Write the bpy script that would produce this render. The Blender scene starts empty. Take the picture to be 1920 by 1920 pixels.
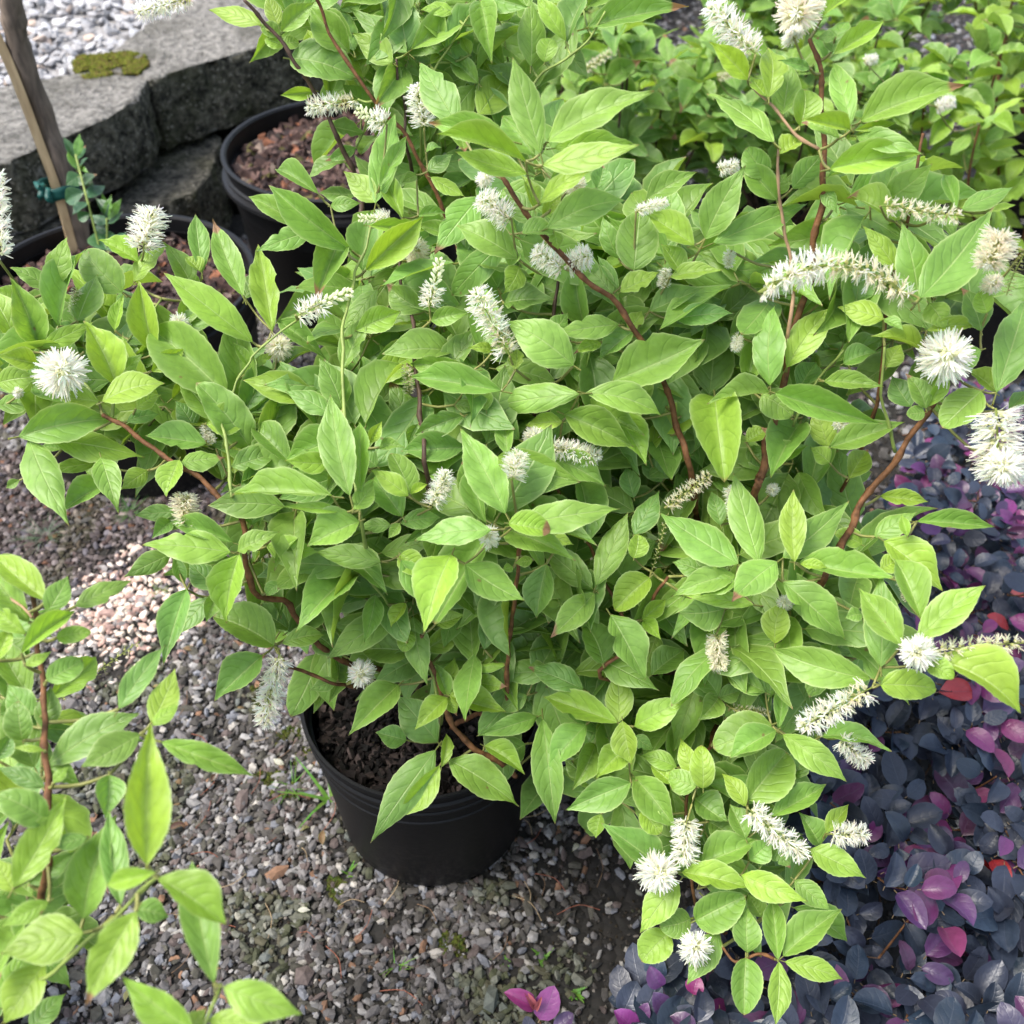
import bpy, bmesh, math, random
import numpy as np
from mathutils import Vector, Matrix, noise

random.seed(11)
rng = np.random.default_rng(5)
S = bpy.context.scene
COL = S.collection

# ------------------------------------------------------------------ camera
PITCH = math.radians(44)
CH = 1.52
cam = bpy.data.cameras.new('camera')
cam.sensor_width = 36.0
cam.lens = 36.0
cam.clip_start = 0.02
cam.clip_end = 200
camo = bpy.data.objects.new('camera', cam)
COL.objects.link(camo)
camo.location = (0, 0, CH)
camo.rotation_euler = (math.radians(90) - PITCH, 0, 0)
S.camera = camo
cam.dof.use_dof = True
cam.dof.focus_distance = 1.12
cam.dof.aperture_fstop = 6.3

# ------------------------------------------------------------------ light
SUN_EL, SUN_ROT = math.radians(60), math.radians(-100)
w = bpy.data.worlds.new('World')
S.world = w
w.use_nodes = True
nt = w.node_tree
sky = nt.nodes.new('ShaderNodeTexSky')
sky.sky_type = 'NISHITA'
sky.sun_disc = False
sky.sun_elevation = SUN_EL
sky.sun_rotation = SUN_ROT
sky.air_density = 1.0
sky.dust_density = 3.0
sky.ozone_density = 1.0
bg = nt.nodes['Background']
bg.inputs['Strength'].default_value = 0.15
hs = nt.nodes.new('ShaderNodeHueSaturation')     # thin high cloud: a paler sky
hs.inputs['Saturation'].default_value = 0.72
nt.links.new(sky.outputs[0], hs.inputs['Color'])
nt.links.new(hs.outputs[0], bg.inputs['Color'])
sun = bpy.data.lights.new('sun', 'SUN')
sun.energy = 1.7
sun.angle = math.radians(26)
sun.color = (1.0, 0.96, 0.89)
suno = bpy.data.objects.new('sun', sun)
COL.objects.link(suno)
# direction towards the sun (azimuth measured clockwise from +Y as the sky texture does)
sd = Vector((math.sin(SUN_ROT) * math.cos(SUN_EL), math.cos(SUN_ROT) * math.cos(SUN_EL), math.sin(SUN_EL)))
suno.rotation_euler = sd.to_track_quat('Z', 'Y').to_euler()
S.view_settings.view_transform = 'Standard'
S.view_settings.look = 'None'
S.view_settings.gamma = 1
S.view_settings.exposure = 1.45
S.view_settings.use_curve_mapping = False
S.render.engine = 'CYCLES'
S.cycles.use_denoising = True
S.cycles.max_bounces = 8
S.cycles.transmission_bounces = 6
S.cycles.diffuse_bounces = 4
S.cycles.glossy_bounces = 2

# ------------------------------------------------------------------ pixel <-> place
CAM = Vector((0, 0, CH))
FW = Vector((0, math.cos(PITCH), -math.sin(PITCH)))
UP = Vector((0, math.sin(PITCH), math.cos(PITCH)))
RT = Vector((1, 0, 0))


def ray(u, v):
    return FW + RT * ((u - 960) / 1920) + UP * ((960 - v) / 1920)


def pd(u, v, d):
    return CAM + ray(u, v) * d


def pz(u, v, z=0.0):
    r = ray(u, v)
    return CAM + r * ((z - CH) / r.z)


def px(p):
    q = p - CAM
    d = q.dot(FW)
    return 960 + 1920 * q.x / d, 960 - 1920 * q.dot(UP) / d, d


def inpoly(x, y, poly):
    c = False
    j = len(poly) - 1
    for i in range(len(poly)):
        xi, yi = poly[i]
        xj, yj = poly[j]
        if (yi > y) != (yj > y) and x < (xj - xi) * (y - yi) / (yj - yi) + xi:
            c = not c
        j = i
    return c


# ------------------------------------------------------------------ materials
def new_mat(name):
    m = bpy.data.materials.new(name)
    m.use_nodes = True
    m.node_tree.nodes.clear()
    return m, m.node_tree.nodes, m.node_tree.links


def N(ns, t, **kw):
    n = ns.new(t)
    for k, v in kw.items():
        setattr(n, k, v)
    return n


def math_node(ns, ls, op, a, b=None, c=None, clamp=False):
    n = ns.new('ShaderNodeMath')
    n.operation = op
    n.use_clamp = clamp
    for i, s in enumerate((a, b, c)):
        if s is None:
            continue
        if isinstance(s, (int, float)):
            n.inputs[i].default_value = s
        else:
            ls.new(s, n.inputs[i])
    return n.outputs[0]


def mixc(ns, ls, f, a, b, mode='MIX'):
    n = ns.new('ShaderNodeMix')
    n.data_type = 'RGBA'
    n.blend_type = mode
    for s, i in ((f, 0), (a, 6), (b, 7)):
        if isinstance(s, (int, float)):
            n.inputs[i].default_value = s
        elif isinstance(s, tuple):
            n.inputs[i].default_value = (*s, 1) if len(s) == 3 else s
        else:
            ls.new(s, n.inputs[i])
    return n.outputs[2]


def ramp(ns, ls, f, pts):
    n = ns.new('ShaderNodeValToRGB')
    cr = n.color_ramp
    while len(cr.elements) < len(pts):
        cr.elements.new(0.5)
    for e, (p, c) in zip(cr.elements, pts):
        e.position = p
        e.color = (*c, 1) if isinstance(c, tuple) else (c, c, c, 1)
    ls.new(f, n.inputs[0])
    return n.outputs[0]


def leaf_material(name, attr, transl=0.40, rough=0.46, spec=0.5, vein=(0.48, 0.60, 0.24), under=(0.30, 0.44, 0.12),
                  tr_tint=(1.2, 1.15, 0.45), nveins=6.0, veinmix=0.5, edge=0.85, bump=0.5, underfac=0.45, dist=0.0010, blem=True):
    m, ns, ls = new_mat(name)
    out = N(ns, 'ShaderNodeOutputMaterial')
    if attr:
        a = N(ns, 'ShaderNodeAttribute', attribute_name='tint')
        tint = a.outputs['Color']
    else:
        a = N(ns, 'ShaderNodeObjectInfo')
        tint = a.outputs['Color']
    uv = N(ns, 'ShaderNodeUVMap')
    sep = N(ns, 'ShaderNodeSeparateXYZ')
    ls.new(uv.outputs[0], sep.inputs[0])
    u, v = sep.outputs[0], sep.outputs[1]
    # v in 0..1 -> |side| 0..1
    side = math_node(ns, ls, 'ABSOLUTE', math_node(ns, ls, 'MULTIPLY_ADD', v, 2.0, -1.0))
    geo = N(ns, 'ShaderNodeNewGeometry')
    nw = N(ns, 'ShaderNodeTexNoise')
    nw.inputs['Scale'].default_value = 45.0
    nw.inputs['Detail'].default_value = 1.0
    ls.new(geo.outputs['Position'], nw.inputs['Vector'])
    wob = math_node(ns, ls, 'MULTIPLY_ADD', nw.outputs['Fac'], 0.16, -0.08)
    if attr:
        nv = math_node(ns, ls, 'MULTIPLY', 1.0, nveins)
    else:
        nv = math_node(ns, ls, 'MULTIPLY_ADD', a.outputs['Random'], 2.0, nveins - 1.0)
    bowed = math_node(ns, ls, 'MULTIPLY', math_node(ns, ls, 'POWER', side, 1.5), -0.30)
    sv = math_node(ns, ls, 'ADD', math_node(ns, ls, 'ADD', u, bowed), wob)
    lat = math_node(ns, ls, 'FRACT', math_node(ns, ls, 'MULTIPLY', sv, nv))
    tri = math_node(ns, ls, 'ABSOLUTE', math_node(ns, ls, 'MULTIPLY_ADD', lat, 2.0, -1.0))
    latv = math_node(ns, ls, 'SMOOTH_MIN', 1.0, math_node(ns, ls, 'MULTIPLY', math_node(ns, ls, 'POWER', tri, 22.0), 1.0), 0.05)
    fade = math_node(ns, ls, 'SUBTRACT', 1.0, math_node(ns, ls, 'POWER', side, 3.0), clamp=True)
    latv = math_node(ns, ls, 'MULTIPLY', latv, fade, clamp=True)
    mid = math_node(ns, ls, 'SUBTRACT', 1.0, math_node(ns, ls, 'MULTIPLY', side, 16.0), clamp=True)
    veinf = math_node(ns, ls, 'MULTIPLY', mid, veinmix, clamp=True)
    tc = N(ns, 'ShaderNodeTexCoord')
    no = N(ns, 'ShaderNodeTexNoise')
    no.inputs['Scale'].default_value = 22.0
    no.inputs['Detail'].default_value = 3.0
    ls.new(geo.outputs['Position'], no.inputs['Vector'])
    varr = ramp(ns, ls, no.outputs['Fac'], [(0.25, 0.82), (0.75, 1.16)])
    c = mixc(ns, ls, 1.0, tint, varr, 'MULTIPLY')
    n2 = N(ns, 'ShaderNodeTexNoise')
    n2.inputs['Scale'].default_value = 160.0
    n2.inputs['Detail'].default_value = 4.0
    ls.new(geo.outputs['Position'], n2.inputs['Vector'])
    c = mixc(ns, ls, 1.0, c, ramp(ns, ls, n2.outputs['Fac'], [(0.3, 0.9), (0.7, 1.08)]), 'MULTIPLY')
    c = mixc(ns, ls, math_node(ns, ls, 'MULTIPLY', latv, 0.42), c, mixc(ns, ls, 1.0, c, (0.62, 0.72, 0.8), 'MULTIPLY'))
    c = mixc(ns, ls, veinf, c, vein)
    em = math_node(ns, ls, 'MULTIPLY', math_node(ns, ls, 'POWER', side, 18.0), edge, clamp=True)
    c = mixc(ns, ls, em, c, vein)
    vs = N(ns, 'ShaderNodeTexVoronoi')
    vs.inputs['Scale'].default_value = 38.0
    ls.new(geo.outputs['Position'], vs.inputs['Vector'])
    vsx = N(ns, 'ShaderNodeSeparateXYZ')
    ls.new(vs.outputs['Color'], vsx.inputs[0])
    spot = math_node(ns, ls, 'MULTIPLY', math_node(ns, ls, 'GREATER_THAN', vsx.outputs[0], 0.80), ramp(ns, ls, vs.outputs['Distance'], [(0.04, 0.85), (0.10, 0.0)]))
    if blem:
        c = mixc(ns, ls, spot, c, (0.20, 0.13, 0.05))
        start = 0.955
        if not attr:     # a few leaves have a withered tip
            start = math_node(ns, ls, 'SUBTRACT', 0.955, math_node(ns, ls, 'MULTIPLY', math_node(ns, ls, 'GREATER_THAN', a.outputs['Random'], 0.93), math_node(ns, ls, 'MULTIPLY', nw.outputs['Fac'], 0.28)))
        tipm = math_node(ns, ls, 'MULTIPLY', math_node(ns, ls, 'SUBTRACT', u, start), 18.0, clamp=True)
        c = mixc(ns, ls, tipm, c, (0.30, 0.17, 0.09))
    # leaf stalk (u below zero) reddish green
    st = math_node(ns, ls, 'LESS_THAN', u, -0.001)
    c = mixc(ns, ls, st, c, (0.26, 0.20, 0.05))
    cb = mixc(ns, ls, underfac, c, under)
    c = mixc(ns, ls, geo.outputs['Backfacing'], c, cb)
    # relief: swollen between veins
    quilt = math_node(ns, ls, 'SUBTRACT', math_node(ns, ls, 'MULTIPLY', math_node(ns, ls, 'SUBTRACT', 1.0, math_node(ns, ls, 'POWER', tri, 4.0)), fade),
                      math_node(ns, ls, 'MULTIPLY', mid, 1.2))
    hb = math_node(ns, ls, 'ADD', quilt, math_node(ns, ls, 'MULTIPLY', n2.outputs['Fac'], 0.9 if blem else 3.0))
    bp = N(ns, 'ShaderNodeBump')
    bp.inputs['Strength'].default_value = bump
    bp.inputs['Distance'].default_value = dist
    ls.new(hb, bp.inputs['Height'])
    p = N(ns, 'ShaderNodeBsdfPrincipled')
    ls.new(c, p.inputs['Base Color'])
    p.inputs['Roughness'].default_value = rough
    p.inputs['Specular IOR Level'].default_value = spec
    ls.new(bp.outputs[0], p.inputs['Normal'])
    t = N(ns, 'ShaderNodeBsdfTranslucent')
    ls.new(mixc(ns, ls, 1.0, c, tr_tint, 'MULTIPLY'), t.inputs['Color'])
    ls.new(bp.outputs[0], t.inputs['Normal'])
    mx = N(ns, 'ShaderNodeMixShader')
    mx.inputs[0].default_value = transl
    ls.new(p.outputs[0], mx.inputs[1])
    ls.new(t.outputs[0], mx.inputs[2])
    ls.new(mx.outputs[0], out.inputs[0])
    return m


LEAF = leaf_material('green_leaf', False)
LEAFS = leaf_material('green_leaf_many', True)
PUR = dict(transl=0.08, rough=0.40, spec=0.6, vein=(0.07, 0.08, 0.11), under=(0.14, 0.06, 0.10), tr_tint=(1.0, 0.5, 0.9),
           nveins=5.0, veinmix=0.25, edge=0.2, bump=0.35, underfac=0.4, dist=0.0005, blem=False)
PLEAF = leaf_material('purple_leaf', False, **PUR)
PLEAFS = leaf_material('purple_leaf_many', True, **PUR)


def simple_mat(name, col, rough=0.7, spec=0.3, attr=None, nscale=30.0, namp=0.25, bumpd=0.002, bumps=0.5, bscale=120.0, transl=0.0):
    m, ns, ls = new_mat(name)
    out = N(ns, 'ShaderNodeOutputMaterial')
    geo = N(ns, 'ShaderNodeNewGeometry')
    no = N(ns, 'ShaderNodeTexNoise')
    no.inputs['Scale'].default_value = nscale
    no.inputs['Detail'].default_value = 6
    ls.new(geo.outputs['Position'], no.inputs['Vector'])
    f = ramp(ns, ls, no.outputs['Fac'], [(0.3, 1 - namp), (0.7, 1 + namp)])
    if attr:
        a = N(ns, 'ShaderNodeAttribute', attribute_name=attr)
        base = a.outputs['Color']
    else:
        base = col
    c = mixc(ns, ls, 1.0, base, f, 'MULTIPLY')
    nb = N(ns, 'ShaderNodeTexNoise')
    nb.inputs['Scale'].default_value = bscale
    nb.inputs['Detail'].default_value = 6
    ls.new(geo.outputs['Position'], nb.inputs['Vector'])
    bp = N(ns, 'ShaderNodeBump')
    bp.inputs['Strength'].default_value = bumps
    bp.inputs['Distance'].default_value = bumpd
    ls.new(nb.outputs['Fac'], bp.inputs['Height'])
    p = N(ns, 'ShaderNodeBsdfPrincipled')
    ls.new(c, p.inputs['Base Color'])
    p.inputs['Roughness'].default_value = rough
    p.inputs['Specular IOR Level'].default_value = spec
    ls.new(bp.outputs[0], p.inputs['Normal'])
    if transl:
        t = N(ns, 'ShaderNodeBsdfTranslucent')
        ls.new(c, t.inputs['Color'])
        mx = N(ns, 'ShaderNodeMixShader')
        mx.inputs[0].default_value = transl
        ls.new(p.outputs[0], mx.inputs[1])
        ls.new(t.outputs[0], mx.inputs[2])
        ls.new(mx.outputs[0], out.inputs[0])
    else:
        ls.new(p.outputs[0], out.inputs[0])
    return m


M_PETAL = simple_mat('flower_petals', None, 0.6, 0.1, attr='tint', namp=0.04, transl=0.58, bumps=0.0)
M_STEM = simple_mat('brown_stem', (0.13, 0.060, 0.026), 0.65, 0.2, nscale=110, namp=0.55, bumpd=0.002, bscale=260)
M_STEMD = simple_mat('dark_stem', (0.06, 0.035, 0.022), 0.6, 0.3, nscale=90, namp=0.4, bumpd=0.001)
M_STEMP = simple_mat('pale_stem', (0.30, 0.19, 0.11), 0.55, 0.3, nscale=80, namp=0.25, bumpd=0.001)
M_STEMG = simple_mat('green_stem', (0.20, 0.26, 0.06), 0.5, 0.35, nscale=60, namp=0.25, bumpd=0.0005)
M_TWIG = simple_mat('twig', (0.20, 0.20, 0.06), 0.5, 0.35, nscale=40, namp=0.35, bumpd=0.0005)
M_STONE = simple_mat('gravel_stone', None, 0.8, 0.2, attr='tint', nscale=140, namp=0.22, bumpd=0.0015, bscale=300)
M_SOILC = simple_mat('soil_crumb', None, 0.9, 0.15, attr='tint', nscale=120, namp=0.4, bumpd=0.002)
M_BARK = simple_mat('bark_chip', None, 0.85, 0.2, attr='tint', nscale=150, namp=0.35, bumpd=0.0015)
M_MOSS = simple_mat('moss', None, 0.95, 0.1, attr='tint', nscale=200, namp=0.4, bumpd=0.002)
M_GRASS = simple_mat('grass_blade', None, 0.5, 0.3, attr='tint', nscale=40, namp=0.2, transl=0.3)


def pot_mat():
    m, ns, ls = new_mat('black_plastic')
    out = N(ns, 'ShaderNodeOutputMaterial')
    geo = N(ns, 'ShaderNodeNewGeometry')
    no = N(ns, 'ShaderNodeTexNoise')
    no.inputs['Scale'].default_value = 9
    no.inputs['Detail'].default_value = 8
    ls.new(geo.outputs['Position'], no.inputs['Vector'])
    n3 = N(ns, 'ShaderNodeTexNoise')
    n3.inputs['Scale'].default_value = 120
    n3.inputs['Detail'].default_value = 5
    ls.new(geo.outputs['Position'], n3.inputs['Vector'])
    dust = math_node(ns, ls, 'MULTIPLY', ramp(ns, ls, no.outputs['Fac'], [(0.45, 0.0), (0.75, 0.5)]), ramp(ns, ls, n3.outputs['Fac'], [(0.45, 0.0), (0.7, 1.0)]))
    sz_ = N(ns, 'ShaderNodeSeparateXYZ')
    ls.new(geo.outputs['Position'], sz_.inputs[0])
    low = math_node(ns, ls, 'MULTIPLY', math_node(ns, ls, 'SUBTRACT', 0.11, sz_.outputs[2]), 9.0, clamp=True)
    spl = math_node(ns, ls, 'MULTIPLY', low, ramp(ns, ls, n3.outputs['Fac'], [(0.50, 0.0), (0.60, 0.8)]))
    dust = math_node(ns, ls, 'MAXIMUM', dust, spl)
    c = mixc(ns, ls, dust, (0.004, 0.004, 0.0045), (0.03, 0.027, 0.022))
    p = N(ns, 'ShaderNodeBsdfPrincipled')
    ls.new(c, p.inputs['Base Color'])
    p.inputs['Roughness'].default_value = 0.5
    p.inputs['Specular IOR Level'].default_value = 0.25
    bp = N(ns, 'ShaderNodeBump')
    bp.inputs['Strength'].default_value = 0.25
    bp.inputs['Distance'].default_value = 0.001
    ls.new(n3.outputs['Fac'], bp.inputs['Height'])
    ls.new(bp.outputs[0], p.inputs['Normal'])
    ls.new(p.outputs[0], out.inputs[0])
    return m


M_POT = pot_mat()


def block_mat(name='weathered_block', clean=1.0):
    m, ns, ls = new_mat(name)
    out = N(ns, 'ShaderNodeOutputMaterial')
    geo = N(ns, 'ShaderNodeNewGeometry')
    pos = geo.outputs['Position']

    def noi(sc, det=8, rough=0.6):
        n = N(ns, 'ShaderNodeTexNoise')
        n.inputs['Scale'].default_value = sc
        n.inputs['Detail'].default_value = det
        n.inputs['Roughness'].default_value = rough
        ls.new(pos, n.inputs['Vector'])
        return n.outputs['Fac']
    n1, n2, n3 = noi(6), noi(45, 8, 0.7), noi(150, 6, 0.7)
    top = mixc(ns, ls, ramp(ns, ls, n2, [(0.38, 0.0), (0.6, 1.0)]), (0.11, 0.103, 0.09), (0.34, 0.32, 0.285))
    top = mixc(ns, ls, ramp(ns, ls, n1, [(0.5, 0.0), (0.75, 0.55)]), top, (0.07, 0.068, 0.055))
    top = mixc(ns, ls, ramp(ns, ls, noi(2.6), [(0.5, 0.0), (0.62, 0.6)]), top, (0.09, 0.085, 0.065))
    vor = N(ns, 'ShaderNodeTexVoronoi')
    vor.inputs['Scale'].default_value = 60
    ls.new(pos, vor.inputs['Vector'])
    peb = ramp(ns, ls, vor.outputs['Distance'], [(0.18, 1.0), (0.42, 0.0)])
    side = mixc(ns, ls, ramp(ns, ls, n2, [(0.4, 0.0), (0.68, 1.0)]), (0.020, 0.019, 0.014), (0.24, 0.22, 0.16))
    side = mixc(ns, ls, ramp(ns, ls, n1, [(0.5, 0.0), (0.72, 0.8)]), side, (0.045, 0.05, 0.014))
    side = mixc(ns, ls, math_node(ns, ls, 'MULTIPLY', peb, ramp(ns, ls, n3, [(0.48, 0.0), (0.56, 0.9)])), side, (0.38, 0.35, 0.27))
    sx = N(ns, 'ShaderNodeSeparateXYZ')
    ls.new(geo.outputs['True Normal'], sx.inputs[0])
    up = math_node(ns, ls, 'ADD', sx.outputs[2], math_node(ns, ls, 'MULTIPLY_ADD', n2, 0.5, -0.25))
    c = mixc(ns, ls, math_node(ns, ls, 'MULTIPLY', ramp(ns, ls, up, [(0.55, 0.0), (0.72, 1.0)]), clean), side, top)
    p = N(ns, 'ShaderNodeBsdfPrincipled')
    ls.new(c, p.inputs['Base Color'])
    p.inputs['Roughness'].default_value = 0.9
    p.inputs['Specular IOR Level'].default_value = 0.2
    bp = N(ns, 'ShaderNodeBump')
    bp.inputs['Strength'].default_value = 1.0
    bp.inputs['Distance'].default_value = 0.022
    ls.new(math_node(ns, ls, 'ADD', n2, math_node(ns, ls, 'MULTIPLY', peb, 0.25)), bp.inputs['Height'])
    ls.new(bp.outputs[0], p.inputs['Normal'])
    ls.new(p.outputs[0], out.inputs[0])
    return m


M_BLOCK = block_mat()
M_BLOCKD = block_mat('mossy_block', 0.18)


def ground_mat(name, c0, c1, c2, scale=60):
    m, ns, ls = new_mat(name)
    out = N(ns, 'ShaderNodeOutputMaterial')
    geo = N(ns, 'ShaderNodeNewGeometry')
    vor = N(ns, 'ShaderNodeTexVoronoi')
    vor.inputs['Scale'].default_value = scale
    ls.new(geo.outputs['Position'], vor.inputs['Vector'])
    no = N(ns, 'ShaderNodeTexNoise')
    no.inputs['Scale'].default_value = 5
    no.inputs['Detail'].default_value = 8
    ls.new(geo.outputs['Position'], no.inputs['Vector'])
    s2 = N(ns, 'ShaderNodeSeparateXYZ')
    ls.new(vor.outputs['Color'], s2.inputs[0])
    c = mixc(ns, ls, s2.outputs[0], c0, c1)
    c = mixc(ns, ls, ramp(ns, ls, no.outputs['Fac'], [(0.4, 0.0), (0.65, 0.85)]), c, c2)
    p = N(ns, 'ShaderNodeBsdfPrincipled')
    ls.new(c, p.inputs['Base Color'])
    p.inputs['Roughness'].default_value = 0.9
    bp = N(ns, 'ShaderNodeBump')
    bp.inputs['Strength'].default_value = 1.0
    bp.inputs['Distance'].default_value = 0.006
    ls.new(vor.outputs['Distance'], bp.inputs['Height'])
    bp.invert = True
    ls.new(bp.outputs[0], p.inputs['Normal'])
    ls.new(p.outputs[0], out.inputs[0])
    return m


M_GROUND = ground_mat('gravelly_soil', (0.007, 0.006, 0.005), (0.018, 0.015, 0.012), (0.005, 0.005, 0.003))
M_UPPER = ground_mat('pale_grit', (0.25, 0.24, 0.23), (0.35, 0.34, 0.34), (0.2, 0.19, 0.18))
M_SOIL = ground_mat('potting_soil', (0.012, 0.009, 0.008), (0.03, 0.022, 0.018), (0.006, 0.005, 0.004), 90)
M_MULCH = ground_mat('mulch_bed', (0.05, 0.03, 0.025), (0.10, 0.06, 0.05), (0.03, 0.02, 0.018), 70)


def bark_mat(name, c0, c1, knot):
    m, ns, ls = new_mat(name)
    out = N(ns, 'ShaderNodeOutputMaterial')
    geo = N(ns, 'ShaderNodeNewGeometry')
    mp = N(ns, 'ShaderNodeMapping')
    mp.inputs['Scale'].default_value = (1, 1, 0.14)
    ls.new(geo.outputs['Position'], mp.inputs[0])
    no = N(ns, 'ShaderNodeTexNoise')
    no.inputs['Scale'].default_value = 120
    no.inputs['Detail'].default_value = 7
    ls.new(mp.outputs[0], no.inputs['Vector'])
    n2 = N(ns, 'ShaderNodeTexNoise')
    n2.inputs['Scale'].default_value = 14
    n2.inputs['Detail'].default_value = 6
    ls.new(geo.outputs['Position'], n2.inputs['Vector'])
    c = mixc(ns, ls, ramp(ns, ls, no.outputs['Fac'], [(0.35, 0.0), (0.65, 1.0)]), c0, c1)
    c = mixc(ns, ls, ramp(ns, ls, n2.outputs['Fac'], [(0.55, 0.0), (0.7, 0.6)]), c, knot)
    p = N(ns, 'ShaderNodeBsdfPrincipled')
    ls.new(c, p.inputs['Base Color'])
    p.inputs['Roughness'].default_value = 0.8
    bp = N(ns, 'ShaderNodeBump')
    bp.inputs['Strength'].default_value = 0.7
    bp.inputs['Distance'].default_value = 0.003
    ls.new(no.outputs['Fac'], bp.inputs['Height'])
    ls.new(bp.outputs[0], p.inputs['Normal'])
    ls.new(p.outputs[0], out.inputs[0])
    return m


M_TRUNK = bark_mat('trunk_bark', (0.10, 0.075, 0.055), (0.20, 0.15, 0.11), (0.06, 0.045, 0.035))
M_STAKE = bark_mat('stake_wood', (0.42, 0.29, 0.15), (0.55, 0.40, 0.22), (0.26, 0.16, 0.08))
M_TAPE = simple_mat('green_tape', (0.005, 0.075, 0.06), 0.45, 0.4, nscale=60, namp=0.25, transl=0.15)


# ------------------------------------------------------------------ mesh helpers
def np_mesh(name, V, F, mat, tint=None, uv=None, smooth=False):
    V = np.asarray(V, dtype=np.float32)
    F = np.asarray(F, dtype=np.int32)
    k = F.shape[1]
    me = bpy.data.meshes.new(name)
    me.vertices.add(len(V))
    me.vertices.foreach_set('co', V.ravel())
    me.loops.add(F.size)
    me.loops.foreach_set('vertex_index', F.ravel())
    me.polygons.add(len(F))
    me.polygons.foreach_set('loop_start', np.arange(0, F.size, k, dtype=np.int32))
    if smooth:
        me.polygons.foreach_set('use_smooth', np.ones(len(F), dtype=bool))
    else:
        me.polygons.foreach_set('use_smooth', np.zeros(len(F), dtype=bool))
    me.update(calc_edges=True)
    if tint is not None:
        a = me.attributes.new('tint', 'FLOAT_COLOR', 'POINT')
        t = np.ones((len(V), 4), dtype=np.float32)
        t[:, :3] = tint
        a.data.foreach_set('color', t.ravel())
    if uv is not None:
        l = me.uv_layers.new(name='UVMap')
        l.data.foreach_set('uv', np.asarray(uv, dtype=np.float32)[F.ravel()].ravel())
    me.materials.append(mat)
    me.validate()
    return me


def obj(name, me, parent=None, kind=None, color=None, mw=None):
    o = bpy.data.objects.new(name, me)
    COL.objects.link(o)
    if parent is not None:
        o.parent = parent
        o.matrix_parent_inverse = Matrix.Translation(-parent.location)
    if mw is not None:
        o.matrix_basis = mw
    if kind:
        o['kind'] = kind
    if color is not None:
        o.color = (*color, 1)
    return o


def thing(name, label, cat, loc, group=None):
    o = bpy.data.objects.new(name, None)
    COL.objects.link(o)
    o.location = loc
    o.empty_display_size = 0.05
    o['label'] = label
    o['category'] = cat
    if group:
        o['group'] = group
    return o


def tube(pts, rads, seg=8, bumpy=0.0):
    """V, F(quads) of a tube through points"""
    pts = [Vector(p) for p in pts]
    V, F = [], []
    n = len(pts)
    ref = Vector((0.3, 0.9, 0.1)).normalized()
    for i, p in enumerate(pts):
        t = (pts[min(i + 1, n - 1)] - pts[max(i - 1, 0)])
        if t.length < 1e-9:
            t = Vector((0, 0, 1))
        t.normalize()
        a = t.cross(ref)
        if a.length < 1e-3:
            a = t.cross(Vector((1, 0, 0)))
        a.normalize()
        b = t.cross(a)
        for s in range(seg):
            an = 2 * math.pi * s / seg
            r = rads[i] * (1 + bumpy * noise.noise(p * 60 + Vector((s * 3.1, 0, 0))))
            V.append(p + (a * math.cos(an) + b * math.sin(an)) * r)
    for i in range(n - 1):
        for s in range(seg):
            F.append((i * seg + s, i * seg + (s + 1) % seg, (i + 1) * seg + (s + 1) % seg, (i + 1) * seg + s))
    # end caps as collapsed rings
    for i, flip in ((0, True), (n - 1, False)):
        k = len(V)
        V.append(pts[i])
        for s in range(seg):
            q = (k, i * seg + s, i * seg + (s + 1) % seg)
            F.append((q[0], q[2], q[1], q[1]) if flip else (q[0], q[1], q[2], q[2]))
    return V, F


def tube_mesh(name, parts, mat, smooth=True):
    bm = bmesh.new()
    for V, F in parts:
        vs = [bm.verts.new(v) for v in V]
        for f in F:
            q = []
            for i in f:
                if not q or vs[i] is not q[-1]:
                    q.append(vs[i])
            if q[0] is q[-1]:
                q.pop()
            try:
                bm.faces.new(q)
            except ValueError:
                pass
    for f in bm.faces:
        f.smooth = smooth
    me = bpy.data.meshes.new(name)
    bm.to_mesh(me)
    bm.free()
    me.materials.append(mat)
    return me


def smooth_path(pts, n=5):
    pts = [Vector(p) for p in pts]
    out = []
    for i in range(len(pts) - 1):
        p0 = pts[max(i - 1, 0)]
        p1, p2 = pts[i], pts[i + 1]
        p3 = pts[min(i + 2, len(pts) - 1)]
        for k in range(n):
            t = k / n
            out.append(0.5 * ((2 * p1) + (p2 - p0) * t + (2 * p0 - 5 * p1 + 4 * p2 - p3) * t * t + (3 * p1 - p0 - 3 * p2 + p3) * t ** 3))
    out.append(pts[-1])
    return out


def lathe(name, prof, mat, seg=72, center=(0, 0), rib=0.0, parent=None, wob=0.0):
    V, F = [], []
    m = len(prof)
    for s in range(seg):
        a = 2 * math.pi * s / seg
        for i, (r, z) in enumerate(prof):
            rr = r * (1 + wob * math.cos(2 * a + 0.7))
            V.append((center[0] + rr * math.cos(a), center[1] + rr * math.sin(a), z))
    for s in range(seg):
        for i in range(m - 1):
            F.append((s * m + i, ((s + 1) % seg) * m + i, ((s + 1) % seg) * m + i + 1, s * m + i + 1))
    me = np_mesh(name, V, F, mat, smooth=True)
    bpy_shade(me)
    return obj(name, me, parent)


def bpy_shade(me, ang=0.6):
    # sharp edges where the profile turns hard
    bm = bmesh.new()
    bm.from_mesh(me)
    for e in bm.edges:
        if len(e.link_faces) == 2 and e.calc_face_angle(0) > ang:
            e.smooth = False
    bm.normal_update()
    bm.to_mesh(me)
    bm.free()


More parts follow.
